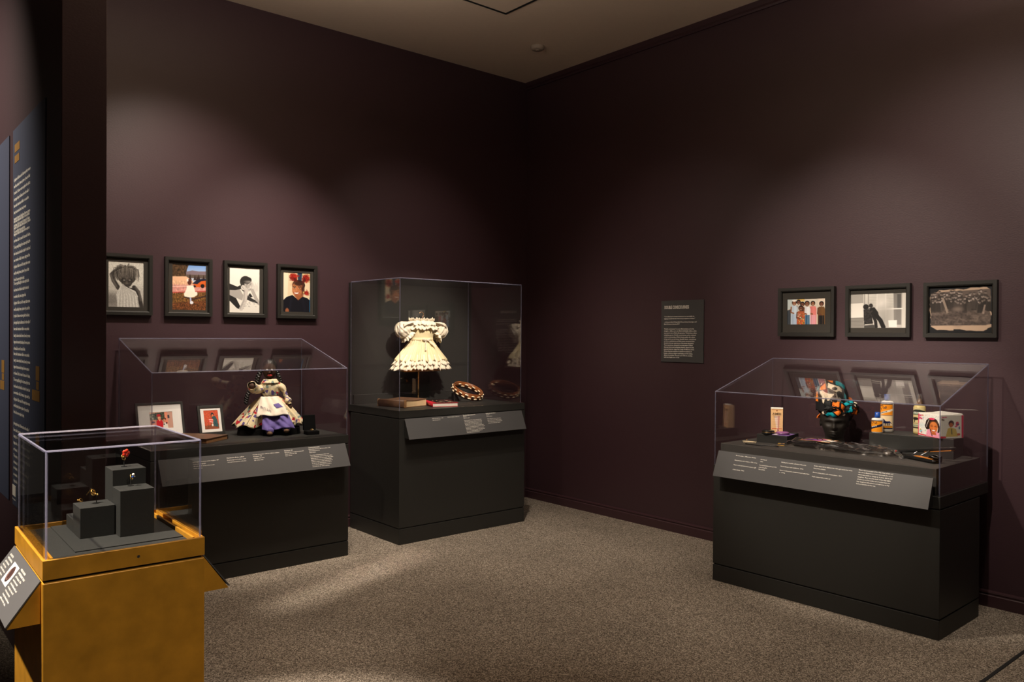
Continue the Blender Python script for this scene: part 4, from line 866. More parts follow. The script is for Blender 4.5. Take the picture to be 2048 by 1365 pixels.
def braid(pts, r):
    mb = MB(); pts = [Vector(p) for p in pts]
    n = 0
    for a, b in zip(pts[:-1], pts[1:]):
        L = (b-a).length; k = max(2, int(L/(r*.5)))
        for i in range(k):
            p = a.lerp(b, i/k); o = .35*r*(1 if n % 2 else -1); mb.sphere((p.x+o*.7, p.y-.2*o, p.z), (r*.85, r*.8, r*.62), 10, 7); n += 1
    return mb.build('braid', M['hairblack'], hb, True)
braid([(xx(610), .02, zz(60)), (xx(560), .015, zz(180)), (xx(545), .02, zz(270)), (xx(520), .03, zz(330))], .017)
braid([(xx(500), .035, zz(330)), (xx(400), .045, zz(450)), (xx(365), .045, zz(560)), (xx(350), .045, zz(680))], .015)
braid([(xx(880), .02, zz(70)), (xx(920), .015, zz(180)), (xx(960), .02, zz(300))], .016)
for (x, s) in ((715, 1), (800, 1)):
    e = MB().sphere((xx(x), -.0445, zz(45)), (.0072, .004, .0075), 14, 8).build('eye', M['eye'], doll, True); MB().sphere((xx(x), -.0485, zz(52)), (.0036, .002, .0042), 10, 6).build('pupil', M['deep'], e, True)
MB().sphere((xx(765), -.0385, zz(145)), (.0155, .006, .0062), 16, 8).build('mouth', M['lips'], doll, True)
MB().sphere((xx(760), -.0465, zz(95)), (.006, .005, .006), 12, 8).build('nose', M['skin'], doll, True)
# bodice
def bod(u, v):
    a = 2*PI*u; z = zz(530)+(zz(215)-zz(530))*v; rx = np.interp(v, [0, .2, .55, .75, .85, 1], [.052, .058, .064, .060, .046, .042]); ry = rx*.72
    w = 1+.03*math.sin(9*a+6*v)*(1-.5*v)+.022*math.sin(5*a-13*v)+.015*math.sin(15*a+9*v)
    return (.006+rx*w*math.cos(a), ry*w*math.sin(a), z)
MB().surf(bod, 48, 14, True).build('bodice', M['cream'], doll, True, solid=.002)
def col_(u, v):
    a = 2*PI*u; rx = .043+.016*v; return (.006+rx*math.cos(a), rx*.8*math.sin(a)-.004*v, zz(222)-.024*v+.002*math.sin(14*a)*v)
MB().surf(col_, 48, 5, True).build('collar', M['cream'], doll, True, solid=.002)
def sleeve(pts, rads, name='sleeve'):
    pts = [Vector(p) for p in pts]; mb = MB(); n = 22; k = len(pts)
    st = 0
    for i, p in enumerate(pts):
        tt = (pts[min(i+1, k-1)]-pts[max(i-1, 0)]).normalized(); a = Vector((0, 0, 1)) if abs(tt.z) < .9 else Vector((0, 1, 0)); x = (a-tt*a.dot(tt)).normalized(); y = tt.cross(x)
        for q in range(n):
            th = 2*PI*q/n; r = rads[i]*(1+.09*math.sin(4*th+i*1.7)+.05*math.sin(7*th+i*2.6)); mb.v.append(tuple(p+x*r*math.cos(th)+y*r*math.sin(th)))
    for i in range(k-1):
        for q in range(n): mb.f.append((i*n+q, i*n+(q+1) % n, (i+1)*n+(q+1) % n, (i+1)*n+q))
    o = mb.build(name, M['cream'], doll, True, solid=.002); md = o.modifiers.new('s', 'SUBSURF'); md.levels = 1; md.render_levels = 1; return o
sleeve([(xx(640), -.006, zz(370)), (xx(590), -.022, zz(395)), (xx(530), -.045, zz(400)), (xx(490), -.066, zz(370)), (xx(465), -.090, zz(335)), (xx(458), -.106, zz(315)), (xx(456), -.112, zz(313))], [.020, .028, .033, .034, .033, .030, .027])
MB().sphere((xx(458), -.094, zz(322)), (.021, .018, .022), 18, 12).build('hand', M['skin'], doll, True)
sleeve([(xx(890), .0, zz(330)), (xx(960), -.004, zz(350)), (xx(1015), -.010, zz(410)), (xx(1035), -.018, zz(500)), (xx(1070), -.028, zz(590)), (xx(1095), -.034, zz(630)), (xx(1105), -.036, zz(668))], [.020, .024, .024, .025, .027, .027, .020])
hm = MB(); hm.sphere((xx(1112), -.036, zz(715)), (.016, .014, .021), 16, 12); hm.build('hand', M['skin'], doll, True)
# full skirt with a wavy hem, open at the front over the trousers
def skirt(u, v):
    a = PI*.5+ (u-.5)*2*PI*.80          # opening faces -y
    r0, r1 = .055, 1
    hx = .232 if math.cos(a) < 0 else .218; k = v**.85
    rx = .055+(hx-.055)*k; ry = .042+(.125-.042)*k
    w = 1+.05*v*math.sin(11*a)+.03*v*math.sin(17*a+1)
    z = zz(530)+(.022-zz(530))*v**1.15 + .014*v*math.sin(8*a+.6)
    return (.004+rx*w*math.cos(a), ry*w*math.sin(a)-.020*v, z)
MB().surf(skirt, 90, 18).build('skirt', M['cream'], doll, True, solid=.002)
def side_skirt(s):
    def f(u, v):
        x = np.interp(u, [0, 1], [.215*s, .035*s]); k = v
        xt = np.interp(u, [0, 1], [.052*s, .03*s])
        X = xt+(x-xt)*k**.9; z = zz(540)+(.014-zz(540))*v+.012*math.sin(9*u+s)*v
        y = -.036-.075*v-.014*math.sin(8*u+2*s)*v-.02*u*v
        return (X, y, z)
    return f
MB().surf(side_skirt(-1), 22, 16).build('skirt_front', M['cream'], doll, True, solid=.002)
MB().surf(lambda u, v: (side_skirt(1)(u*.55, v)), 16, 16).build('skirt_front', M['cream'], doll, True, solid=.002)
def apron(u, v):
    x0 = np.interp(u, [0, 1], [xx(610), xx(895)]); x1 = np.interp(u, [0, 1], [xx(530), xx(1090)])
    z = zz(525)+(zz(845+30*(u < .1))-zz(525))*v+.004*math.sin(9*u)*v
    return (x0+(x1-x0)*v**.8, -.046-.085*v-.010*math.sin(PI*u)-.006*math.sin(13*u)*v-.005*math.sin(9*u+10*v)*v-.003*math.sin(21*u-6*v), z)
ap = MB().surf(apron, 26, 16).build('apron', M['apron'], doll, True, solid=.002)
P = lambda u, v, d=.0035: Vector(apron(u, v))+Vector((0, -d, d*.6))
MB().add([P(.60, .42), P(.82, .38), P(.93, .60), P(.68, .62)], [(0, 1, 2, 3)]).build('patch', M['purple'], ap, solid=.0015)
wr = MB(); word = 'marices'
for i, chr_ in enumerate(word):
    co, fs = line_geo(chr_, .03, 2); u = .10+.058*i; v = .62+.033*i
    wr.add([P(u+c[0]*.062, v-c[1]*.20, .0045) for c in co], fs)
wr.build('stitched_word', M['thread'], ap, fixn=False)
def trousers(u, v):
    x0 = np.interp(u, [0, 1], [xx(640), xx(1080)]); x1 = np.interp(u, [0, 1], [xx(630), xx(1195)])
    z = zz(835)+(zz(1085)-zz(835))*v
    return (x0+(x1-x0)*v, -.105-.05*v-.012*math.sin(3.1*PI*u)*(.3+v)-.012*math.sin(PI*u)-.007*math.sin(11*u+7*v)*v-.004*math.sin(23*u-9*v), z-.010*math.sin(2*PI*u)*v)
MB().surf(trousers, 40, 14).build('trousers', M['purple'], doll, True, solid=.004)
for (x, y, yy) in ((760, 1135, -.175), (1045, 1095, -.165)):
    mb = MB(); c = (xx(x), yy, zz(y)+.002)
    mb.tube([(c[0]+.004, yy+.055, c[2]+.016), (c[0], yy+.012, c[2]+.004), (c[0], yy-.002, c[2]-.001)], [.026, .026, .023], 18); mb.build('trouser_cuff', M['purple'], doll, True)
    MB().sphere((c[0], yy-.010, c[2]-.008), (.018, .017, .015), 18, 12).build('shoe', M['shoe'], doll, True)

# ================================================================== tall case: dress, books, hoop
DX, DY = -1.296, -.185
dress = thing('dress', 'cream lace baby dress with puff sleeves hanging in the tall case', 'dress', (DX, DY, MZ+.249))
o0 = .249
def ring_band(z0, z1, rx0, ry0, rx1, ry1, n, amp, seed=0, rag=0.0, arc=(0, 1)):
    def f(u, v):
        a = 2*PI*(arc[0]+(arc[1]-arc[0])*u); k = amp*(.25+.75*v)
        ph = .9*math.sin(3*a+seed)+.7*math.sin(5*a+2*seed)
        w = 1+k*math.sin(n*a+seed+ph)+k*.7*math.sin(round(n*1.7)*a+seed*2.1-ph)+k*.35*math.sin(round(n*3.1)*a+ph*2)
        z = z0+(z1-z0)*v + rag*v*(math.sin(round(n*2.3)*a+seed+2*ph)+.8*math.sin(round(n*.6)*a+ph)+.5*math.sin(round(n*4.1)*a))
        return ((rx0+(rx1-rx0)*v)*w*math.cos(a), (ry0+(ry1-ry0)*v)*w*math.sin(a), z-o0)
    return f
MB().surf(ring_band(.400, .252, .150, .075, .196, .090, 14, .02, 1), 90, 6, True).build('underskirt', M['petti'], dress, True, solid=.0015)
MB().surf(ring_band(.508, .335, .096, .062, .232, .106, 22, .065, 0, .006), 220, 16, True).build('skirt', M['satin'], dress, True, solid=.0012)
MB().surf(ring_band(.385, .302, .192, .090, .250, .114, 26, .06, 2, .006), 260, 8, True).build('lace_ruffle', M['lace'], dress, True, solid=.0012)
MB().surf(ring_band(.350, .268, .205, .093, .266, .116, 23, .065, 4, .007), 260, 8, True).build('lace_ruffle', M['lace'], dress, True, solid=.0012)
def bodice(u, v):
    a = 2*PI*u; z = .500+(.640-.500)*v; rx = np.interp(v, [0, .3, .7, 1], [.098, .108, .118, .105]); ry = np.interp(v, [0, .5, 1], [.060, .066, .050])
    return (rx*math.cos(a), ry*math.sin(a)*(1+.01*math.sin(20*a)), z-o0+.006*math.sin(a)*v)
MB().surf(bodice, 60, 10, True).build('bodice', M['satin'], dress, True, solid=.0012)
MB().surf(ring_band(.662, .622, .096, .044, .146, .080, 15, .08, 3, .005), 200, 7, True).build('collar_ruffle', M['lace'], dress, True, solid=.0012)
MB().surf(ring_band(.640, .588, .112, .058, .160, .086, 13, .07, 6, .006), 200, 7, True).build('collar_ruffle', M['lace'], dress, True, solid=.0012)
MB().surf(ring_band(.650, .674, .100, .046, .116, .058, 11, .07, 5, .006), 200, 5, True).build('neck_ruffle', M['lace'], dress, True, solid=.0012)
for s in (-1, 1):
    R_ = Matrix.Rotation(s*.75, 4, 'Y')
    def puff(d, s=s):
        q = math.atan2(d.y, d.x); return 1+.035*math.sin(11*q+2+1.5*d.z)+.03*math.sin(17*q+4*d.z)+.03*math.sin(9*d.z+3*q)+.02*math.sin(29*q-6*d.z)
    sl = MB().sphere((s*.180, -.004, .580-o0), (.066, .058, .066), 66, 22, R_, puff).build('sleeve', M['lace'], dress, True)
    rf = MB()
    def cuff(u, v, s=s):
        a = 2*PI*u; r = .046+.020*v+.007*math.sin(13*a+math.sin(3*a))*v; p = R_ @ Vector((r*math.cos(a), r*.9*math.sin(a), -.044-.030*v+.005*math.sin(9*a)*v)); return (p.x+s*.180, p.y-.004, p.z+.580-o0)
    rf.surf(cuff, 90, 5, True); rf.build('cuff_ruffle', M['lace'], sl, True, solid=.0012)
    def epa(u, v, s=s):
        a = PI*(u-.5)*1.5; p = Vector((s*(.105+.100*v), -.066*math.sin(a)*(1-.1*v), .640-.030*v*v+.012*math.sin(15*a+2*math.sin(4*a))*v+.020*math.cos(a)*v)); return (p.x, p.y, p.z-o0)
    MB().surf(epa, 60, 6).build('shoulder_ruffle', M['lace'], sl, True, solid=.0012)
MB().surf(ring_band(.520, .496, .102, .064, .104, .066, 8, .012, 0), 70, 3, True).build('sash', M['satin'], dress, True, solid=.002)
bw = MB()
for s in (-1, 1): bw.sphere((s*.020, -.073, .503-o0), (.020, .008, .010), 14, 8, Matrix.Rotation(-s*.35, 4, 'Y'))
bw.sphere((0, -.076, .503-o0), (.008, .008, .008), 10, 8)
bow = bw.build('bow', M['lace'], dress, True)
MB().add([(.006, -.078, .500-o0), (.014, -.076, .506-o0), (.085, -.088, .458-o0), (.075, -.093, .446-o0)], [(0, 1, 2, 3)]).build('ribbon_tail', M['lace'], bow, solid=.0015)
MB().add([(-.006, -.078, .498-o0), (-.014, -.076, .490-o0), (-.030, -.100, .420-o0), (-.018, -.101, .420-o0)], [(0, 1, 2, 3)]).build('ribbon_tail', M['lace'], bow, solid=.0015)
hg = thing('hanger', 'copper wire hanger hook above the cream lace dress', 'hanger', (DX, DY, MZ+.60))
hk = [(.0, 0, .035), (.0, 0, .065)]+[(.004+.0, 0, .075)]+[(-.001+.021*math.cos(a), 0, .108+.021*math.sin(a)) for a in np.linspace(-.9, 2.75, 16)]
MB().tube(hk, .0024, 8).build('hook', M['copper'], hg, True)
MB().tube([(-.15, 0, .005), (-.08, 0, .025), (0, 0, .036), (.08, 0, .025), (.15, 0, .005)], .004, 8).build('shoulder_bar', M['copper'], hg, True)
st = thing('dress_stand', 'thin dark post on round foot holding up the cream lace dress', 'stand', (DX-.028, DY, MZ))
MB().lathe([(.002, 0), (.075, 0), (.075, .006), (.010, .010), (.002, .011)], n=32).build('foot', M['plasticblack'], st, True)
MB().tube([(0, 0, .008), (0, 0, .30), (.028, 0, .45), (.028, 0, .640)], .0075, 10).build('post', M['brass'], st, True)
# old scripture book: left (-1.762,-.309), front (-1.690,-.571), right (-1.453,-.430)
Lp, Fp, Rp = Vector((-1.762, -.315)), Vector((-1.690, -.571)), Vector((-1.455, -.475))
ax = (Fp-Lp).normalized(); ctr = (Lp+Rp)/2
t = book('book', 'thick old brown leather book with tan pages at the case corner', (ctr.x, ctr.y), ax*-1, (Rp-Fp).length, (Fp-Lp).length, .056, MZ, M['leather'], M['pages'], M['leather'], .004, .002, sag=.006)
t.rotation_euler[2] = math.atan2(ax[1], ax[0])+PI
mb = MB(); h_, w_2 = (Fp-Lp).length, (Rp-Fp).length
for (xa) in (-h_/2, h_/2): mb.box(xa-.004, xa+.004, w_2/2-.020, w_2/2+.004, .001, .057)
mb.build('worn_corner', M['leatheredge'], t, bevel=.003)
# red hardcover
Lp, Fp, Rp = Vector((-1.398, -.365)), Vector((-1.484, -.622)), Vector((-1.285, -.665))
ax = (Fp-Lp).normalized(); ctr = (Lp+Rp)/2
rb = book('book', 'red hardcover book with white pages and dark patterned front cover', (ctr.x, ctr.y), ax, .200, .275, .030, MZ, M['redcloth'], M['whitepages'], M['redcloth'], .003, .003)
rb.rotation_euler[2] = math.atan2(ax[1], ax[0])+PI
p = Pic(0, 0, 100, 130, 60, 78, (26, 16, 16)); rr = np.random.default_rng(3)
for i in range(46): p.ell(12+80*rr.random(), 8+115*rr.random(), 2+4*rr.random(), 2+3*rr.random(), [(196, 170, 130), (150, 40, 40), (120, 100, 80), (60, 40, 40)][i % 4], rot=90*rr.random())
p.line([(10, 20), (90, 24)], 4, (210, 190, 160))
p.mesh('cover_picture', lambda u, v: (-.1375+.006+.262*u, -.100+.004+.160*v, .0304), rb)
text_block('spine_title', [('BLACK WOMANHOOD', 0, 0, .19, .013)], M['brass'], rb, (-.10, .1056, .011), (-1, 0, 0), (0, 0, 1), bold=.02).location = (.195, 0, 0)
# cowrie hoop
r_ = Vector((math.cos(yaw), -math.sin(yaw), 0)); f_ = Vector((math.sin(yaw), math.cos(yaw), 0))
nrm = (r_*.32 - f_*.25 + Vector((0, 0, .91))).normalized(); xh = (r_ - nrm*r_.dot(nrm)).normalized(); yh = nrm.cross(xh)
HC = Vector((-.905, -.30, 1.058)); R0 = .124
hoop = thing('shell_hoop', 'brown wooden hoop with cowrie shells tilted on the tall case deck', 'headband', (HC.x, HC.y, HC.z))
def hp(a, r, z): return tuple(xh*(r*math.cos(a))+yh*(r*math.sin(a))+nrm*z)
prof = [(R0-.004, 0), (R0+.004, 0), (R0+.0045, -.025), (R0+.004, -.050), (R0-.004, -.050), (R0-.0045, -.025)]
MB().surf(lambda u, v: hp(2*PI*u, *prof[int(round(v*6)) % 6]), 72, 6, True, True).build('band', M['wood'], hoop, True, bevel=.0)
MB().surf(lambda u, v: hp(2*PI*u, R0+.0055*math.cos(2*PI*v), .0045*math.sin(2*PI*v)), 72, 8, True, True).build('rim', M['wood'], hoop, True)
sh = MB().sphere((0, 0, 0), (.0165, .0070, .0062), 14, 10, None, lambda d: 1-.10*d.x).build('shell', M['shell'], hoop, True); first = True
slit = MB().box(-.011, .011, -.0080, -.0062, -.0011, .0011).build('slit', M['shellslit'], sh)
def put_shell(a, r, z, out):
    global first
    if first: s_, q_ = sh, slit; first = False
    else:
        s_ = sh.copy(); COL.objects.link(s_); s_.parent = hoop; q_ = slit.copy(); COL.objects.link(q_); q_.parent = s_
    rad = (xh*math.cos(a)+yh*math.sin(a))*out; tn = nrm.cross(rad)*-1
    mm = Matrix((tn, -rad, nrm)).transposed().to_4x4(); mm = mm @ Matrix.Rotation(random.uniform(-.15, .15), 4, 'Y'); mm.translation = Vector(hp(a, r, z)); s_.matrix_local = mm
for k in range(15): put_shell(2*PI*(k+.2)/15, R0+.009, -.014, 1)
for k in range(15): put_shell(2*PI*(k+.7)/15, R0+.009, -.036, 1)
for k in range(8): put_shell(.35+.21*k*1.3, R0-.009, -.016 if k % 2 else -.034, -1)
riser('small black block propping up the cowrie hoop', [(-.032, .032, -.026, .026, 0, .066)], (-1.000, -.262), -.2, MZ, M['black'])

# ================================================================== right case
FACE = math.atan2(-2.47, -4.72)          # towards the room
def rzf(dx, dy): return math.atan2(dy, dx)+PI/2     # turn so that local -y looks along (dx, dy)
r1 = riser('low black block under the peach box and compacts', [(0, .190, 0, .205, 0, .052)], (-.546, -2.785), math.atan2(-.187, .037), QZ, M['black'])
r2 = riser('long black block under the bottles and the kit box', [(0, .435, 0, .225, 0, .110)], (-.410, -3.428), math.atan2(-.427, .064), QZ, M['black'])
Z1, Z2 = QZ+.052, QZ+.110
# peach box
bx_ = thing('product_box', 'tall narrow peach skin cream box on the low black block', 'box', (-.362, -2.812, Z1), rzf(-.85, -.53))
MB().hexa([(-.036, -.020, 0), (.036, -.020, 0), (.036, .020, 0), (-.036, .020, 0)], [(-.037, -.014, .148), (.037, -.014, .148), (.037, .020, .148), (-.037, .020, .148)]).build('carton', M['peach'], bx_, bevel=.001)
MB().hexa([(-.037, -.016, .148), (.037, -.016, .148), (.037, .004, .148), (-.037, .004, .148)], [(-.037, -.010, .154), (.037, -.010, .154), (.037, .002, .156), (-.037, .002, .156)]).build('top_flap', M['whitecard'], bx_, bevel=.001)
p = Pic(815, 190, 1065, 725, 50, 106, (240, 196, 142)); p.grad(190, 725, (244, 198, 142), (238, 192, 140)); p.ell(940, 225, 14, 18, (150, 84, 50)); p.line([(835, 205), (1040, 205)], 8, (170, 110, 74)); p.poly([(880, 340), (1000, 340), (985, 700), (945, 700)], (240, 204, 184)); p.poly([(965, 350), (1000, 345), (985, 640), (965, 640)], (206, 140, 126)); p.line([(912, 350), (945, 690)], 16, (250, 232, 216), soft=6); p.poly([(945, 655), (985, 655), (980, 722), (950, 722)], (176, 96, 100))
for y in (425, 485, 515, 545, 585): p.line([(850, y), (1020, y)], 4, (170, 110, 80), a=.55)
p.line([(840, 640), (1048, 640)], 13, (206, 60, 40), a=.8); p.line([(940, 632), (940, 650)], 16, (240, 196, 142))
fr_ = lambda u, v, d=.0008: Vector((-.035+.070*u, -.020+.006*(1-v)-d, .146*(1-v)))
p.mesh('front_print', lambda u, v: fr_(u, v), bx_)
text_block('brand_lettering', [('AMBI', 0, 0, .052, .021)], M['leather'], bx_, fr_(.11, .255, .0012), (1, 0, 0), (0, .04, 1), bold=.01)
text_block('small_lettering', [('EVEN TONE', 0, 0, .045, .005), ('CREAM', 0, .008, .028, .005)], M['leather'], bx_, fr_(.16, .30, .0012), (1, 0, 0), (0, .04, 1))
# compacts
t = thing('compact', 'black round compact with gilt rim, lid raised, beside the peach box', 'compact', (-.505, -2.840, Z1))
MB().lathe([(.002, 0), (.036, 0), (.039, .004), (.039, .010), (.037, .012), (.002, .012)], n=36).build('base', M['plasticblack'], t, True); MB().lathe([(.034, .012), (.038, .0125), (.038, .0145), (.034, .015), (.002, .015)], n=36).build('gilt_rim', M['brass'], t, True); MB().lathe([(.002, .0155), (.037, .016), (.038, .022), (.030, .025), (.002, .026)], n=36).build('lid', M['plasticblack'], t, True)
t = thing('compact', 'purple round compact lying on the low black block', 'compact', (-.470, -2.918, Z1+.003))
MB().lathe([(.002, 0), (.036, 0), (.041, .006), (.041, .009), (.002, .009)], n=36).build('base', M['purplegloss'], t, True); MB().lathe([(.002, .009), (.041, .0095), (.041, .012), (.030, .018), (.002, .020)], n=36).build('lid', M['purplegloss'], t, True)
MB().torus((0, 0, .0095), .041, .0010).build('seam_ring', M['chrome'], t, True)
t = thing('card', 'flat lilac card under the purple compact', 'card', (-.46, -2.92, Z1), math.atan2(-.187, .037))
MB().box(-.055, .048, -.052, .060, 0, .0025).build('card', M['lilac'], t, bevel=.0008); MB().box(-.050, -.020, -.046, -.010, .0025, .003).build('pale_window', M['whitecard'], t)
# comb and cord
t = thing('hair_comb', 'thin pale hair comb lying near the front left of the deck', 'comb', (-.618, -2.782, QZ), math.atan2(-.062, .041))
MB().tube([(-.042, 0, .010), (0, 0, .0085), (.042, 0, .007)], [.0022, .0034, .0022], 8).build('spine', M['shell'], t, True)
for k in range(10): MB().tube([(-.034+.0075*k, 0, .008), (-.034+.0075*k, -.022, .002)], .0012, 5).build('tooth', M['shell'], t)
MB().tube([(-.018, 0, .010), (-.016, .010, .020), (-.014, .012, .026)], .0016, 6).build('clip', M['brass'], t, True)
t = thing('cord', 'thin black cord lying in a wave along the front of the deck', 'cord', (-.690, -2.80, QZ+.003))
MB().tube([(.0, .0, 0), (-.004, -.05, 0), (.0, -.10, .001), (.018, -.14, .004), (.02, -.18, .003), (.03, -.205, .001)], .003, 8).build('strand', M['plasticblack'], t, True)
# hair packet
t = thing('hair_packet', 'clear packet of black braiding hair with yellow edged header card', 'hair packet', (-.48, -3.30, QZ), math.atan2(-.60, .02))
# local x along the packet (towards -y), local y = +x (into the case)
def hair_fn(u, v):
    a = 2*PI*u; x = -.30+.60*v; e = math.sin(PI*min(max((v*.98+.01), 0), 1))**.45
    w = .098*e*(1+.06*math.sin(9*v)); hgt = .036*e*(1+.18*math.sin(13*v+2)+.10*math.sin(31*v))
    rip = 1+.05*math.sin(8*a+14*v)
    return (x, w*rip*math.cos(a)+.006*math.sin(6*v), max(0.002, .002+hgt*(.55+.45*math.sin(a))*rip) if True else 0)
MB().surf(hair_fn, 48, 40, True).build('braiding_hair', M['hairblack'], t, True)
def film(u, v):
    x = -.36+.74*v; y = -.112+.224*u; e = (1-(2*u-1)**4)*max(0, min(1, min(v/.12, (1-v)/.14)))
    return (x, y*(1-.30*max(0, v-.72)/.28), .004+.040*e+.006*e*math.sin(19*v+5*u)*math.sin(11*u+3*v)+.0035*math.sin(53*v+17*u)*e+.0025*math.sin(97*v-31*u+3*math.sin(9*u))*e)
MB().surf(film, 46, 110).build('film', M['film'], t, True)
p = Pic(0, 0, 100, 60, 60, 36, (176, 92, 150)); p.line([(0, 0), (100, 0), (100, 60), (0, 60), (0, 0)], 9, (232, 168, 60)); p.poly([(66, 6), (94, 6), (94, 54), (66, 54)], (240, 226, 210)); p.ell(32, 30, 20, 20, (120, 60, 140)); p.noise(.18, 20); p.line([(14, 18), (54, 18)], 5, (236, 190, 200)); p.line([(14, 42), (50, 42)], 5, (90, 40, 120))
p.mesh('header_card', lambda u, v: (-.235+.19*u, .078-.135*v, .0465-.008*abs(u-.5)), t)
MB().tube([(-.37, -.05, .006), (-.315, -.075, .012)], .003, 6).build('orange_tab', M['cardyellow'], t, True); MB().tube([(-.345, -.10, .003), (-.30, -.105, .004)], .0025, 6).build('orange_tab', M['cardyellow'], t, True)

# mannequin head
HX, HY = -.235, -3.128
mh = thing('mannequin_head', 'matte black mannequin head wearing the printed head wrap', 'mannequin head', (HX, HY, QZ), rzf(-4.7, -2.35))
zs = [0, .012, .035, .050, .062, .085, .110, .135, .160, .190, .220, .250, .275, .290]
sd = [.066, .060, .054, .053, .055, .063, .073, .080, .083, .083, .080, .068, .045, .01]
fr = [.060, .054, .050, .064, .077, .083, .086, .087, .088, .089, .084, .068, .044, .01]
bk = [.060, .056, .056, .058, .060, .066, .078, .092, .100, .100, .092, .074, .046, .01]
def smooth_i(z, tab):
    return float(np.mean([np.interp(z+d, zs, tab) for d in (-.008, -.004, 0, .004, .008)]))
def headfn(u, v):
    a = 2*PI*u-PI/2; z = .29*v; c, s = math.cos(a), math.sin(a)
    x = smooth_i(z, sd)*c; y = (smooth_i(z, fr) if s < 0 else smooth_i(z, bk))*s
    if s < -.2:
        G = lambda cx, cz, wx, wz: math.exp(-((x-cx)/wx)**2-((z-cz)/wz)**2)
        d = .024*G(0, .107, .010, .012)+.013*G(0, .126, .007, .020)+.007*G(0, .150, .050, .010)+.006*G(.012, .104, .007, .007)+.006*G(-.012, .104, .007, .007)
        d += .010*G(0, .079, .020, .0055)+.009*G(0, .068, .017, .0055)-.004*G(0, .0735, .022, .003)+.009*G(0, .049, .018, .010)
        d -= .014*G(.032, .133, .018, .012)+.014*G(-.032, .133, .018, .012); d += .006*G(.032, .131, .012, .007)+.006*G(-.032, .131, .012, .007)
        d += .005*G(.045, .106, .016, .016)+.005*G(-.045, .106, .016, .016)
        y -= d
    return (x, y, z)
MB().surf(headfn, 96, 90, True).build('head', M['matteblack'], mh, True)
for s in (-1, 1): MB().sphere((s*.079, .014, .128), (.008, .016, .024), 14, 10).build('ear', M['matteblack'], mh, True)
wp = thing('head_wrap', 'head wrap in orange, teal, cream and black print with knotted band', 'head wrap', (HX, HY, QZ+.215), rzf(-4.7, -2.35))
def crown(u, v):
    a = 2*PI*u; t_ = PI*.5*(v*.985+.01); k = math.sin(t_)**.72
    w = 1+.03*math.sin(5*a+2)+.018*math.sin(13*a)
    return (-.014+.096*k*w*math.cos(a)-.006*math.cos(t_), .010+.104*k*w*math.sin(a), -.020+.192*math.cos(t_)**.60+.006*math.sin(4*a)*k)
p = Pic(180, 60, 760, 700, 290, 320, (27, 27, 29)); OR, TE, CR = (242, 132, 36), (0, 150, 162), (240, 222, 194)
p.poly([(330, 122), (380, 96), (502, 90), (496, 155), (400, 128)], OR); p.poly([(540, 90), (640, 96), (690, 185), (696, 275), (640, 222), (545, 182)], TE); p.poly([(415, 160), (520, 192), (600, 215), (650, 270), (652, 322), (604, 292), (560, 312), (470, 262), (415, 240)], CR); p.ell(530, 254, 44, 30, (34, 34, 36)); p.poly([(275, 286), (300, 232), (375, 165), (385, 268), (300, 290)], OR); p.poly([(288, 205), (322, 152), (312, 195)], CR); p.poly([(228, 262), (256, 185), (262, 270), (238, 300)], TE)
p.poly([(285, 312), (330, 290), (370, 322), (440, 346), (530, 344), (500, 388), (460, 420), (440, 520), (420, 520), (402, 424), (380, 412), (350, 520), (330, 505), (320, 402), (286, 345)], CR); p.poly([(205, 335), (246, 318), (258, 490), (208, 490)], OR); p.poly([(600, 400), (640, 430), (620, 500), (570, 480)], (168, 156, 136)); p.poly([(690, 330), (720, 380), (720, 460), (680, 420)], TE); p.poly([(470, 480), (560, 500), (540, 600), (460, 560)], OR)
ob = MB().surf(crown, 170, 80, True).build('crown', M['print'], wp, True); me = ob.data; co = np.zeros(len(me.vertices)*3); me.vertices.foreach_get('co', co); co = co.reshape(-1, 3)
ix = np.clip(((528+co[:, 0]*320*9.1)-180)/580*289, 0, 289).astype(int); iy = np.clip((((138-(co[:, 2]+.215)*320)*9.1)-60)/640*319, 0, 319).astype(int); cc = p.c[iy, ix]
cc = np.where(cc <= .04045, cc/12.92, ((cc+.055)/1.055)**2.4); at = me.color_attributes.new('Col', 'FLOAT_COLOR', 'POINT'); at.data.foreach_set('color', np.concatenate([cc, np.ones((len(cc), 1))], 1).astype(np.float32).ravel())
def band(ph, R1, rr, zc, tilt):
    def f(u, v):
        a, b = 2*PI*u, 2*PI*v+3*2*PI*u*.5*2+ph
        r = rr*(1+.22*math.sin(9*a+ph)+.12*math.sin(17*a+2*ph)); q = R1+r*math.cos(b)
        return (q*.92*math.cos(a), q*1.04*math.sin(a)+.008, zc+r*1.15*math.sin(b)+tilt*math.cos(a)+.010*math.sin(2*a+ph)-.010*max(0, -math.sin(a)))
    return f
MB().surf(band(0, .086, .024, .036, .004), 110, 16, True, True).build('twisted_band', M['wrapband'], wp, True)
MB().surf(band(2.2, .085, .020, -.004, -.004), 110, 16, True, True).build('twisted_band', M['wrapband'], wp, True)
for (cx, cyy, cz, rx, ry, rz_, ang) in ((.098, -.035, .028, .034, .024, .026, .5), (.112, -.010, .004, .026, .020, .034, -.3), (.086, -.062, .004, .030, .020, .018, .2), (-.02, -.092, .012, .036, .016, .018, -.3)):
    MB().sphere((cx, cyy, cz), (rx, ry, rz_), 26, 16, Matrix.Rotation(ang, 4, 'Y'), lambda d: 1+.12*math.sin(7*math.atan2(d.z, d.x))+.08*math.sin(9*d.y+4*d.x)).build('knot', M['wrapband'], wp, True)
MB().surf(lambda u, v: (-.088+.012*math.sin(5*v)+.014*u, -.02+.02*u-.004*v, .0-.060*v), 6, 12).build('tail', M['wrapband'], wp, True, solid=.004)
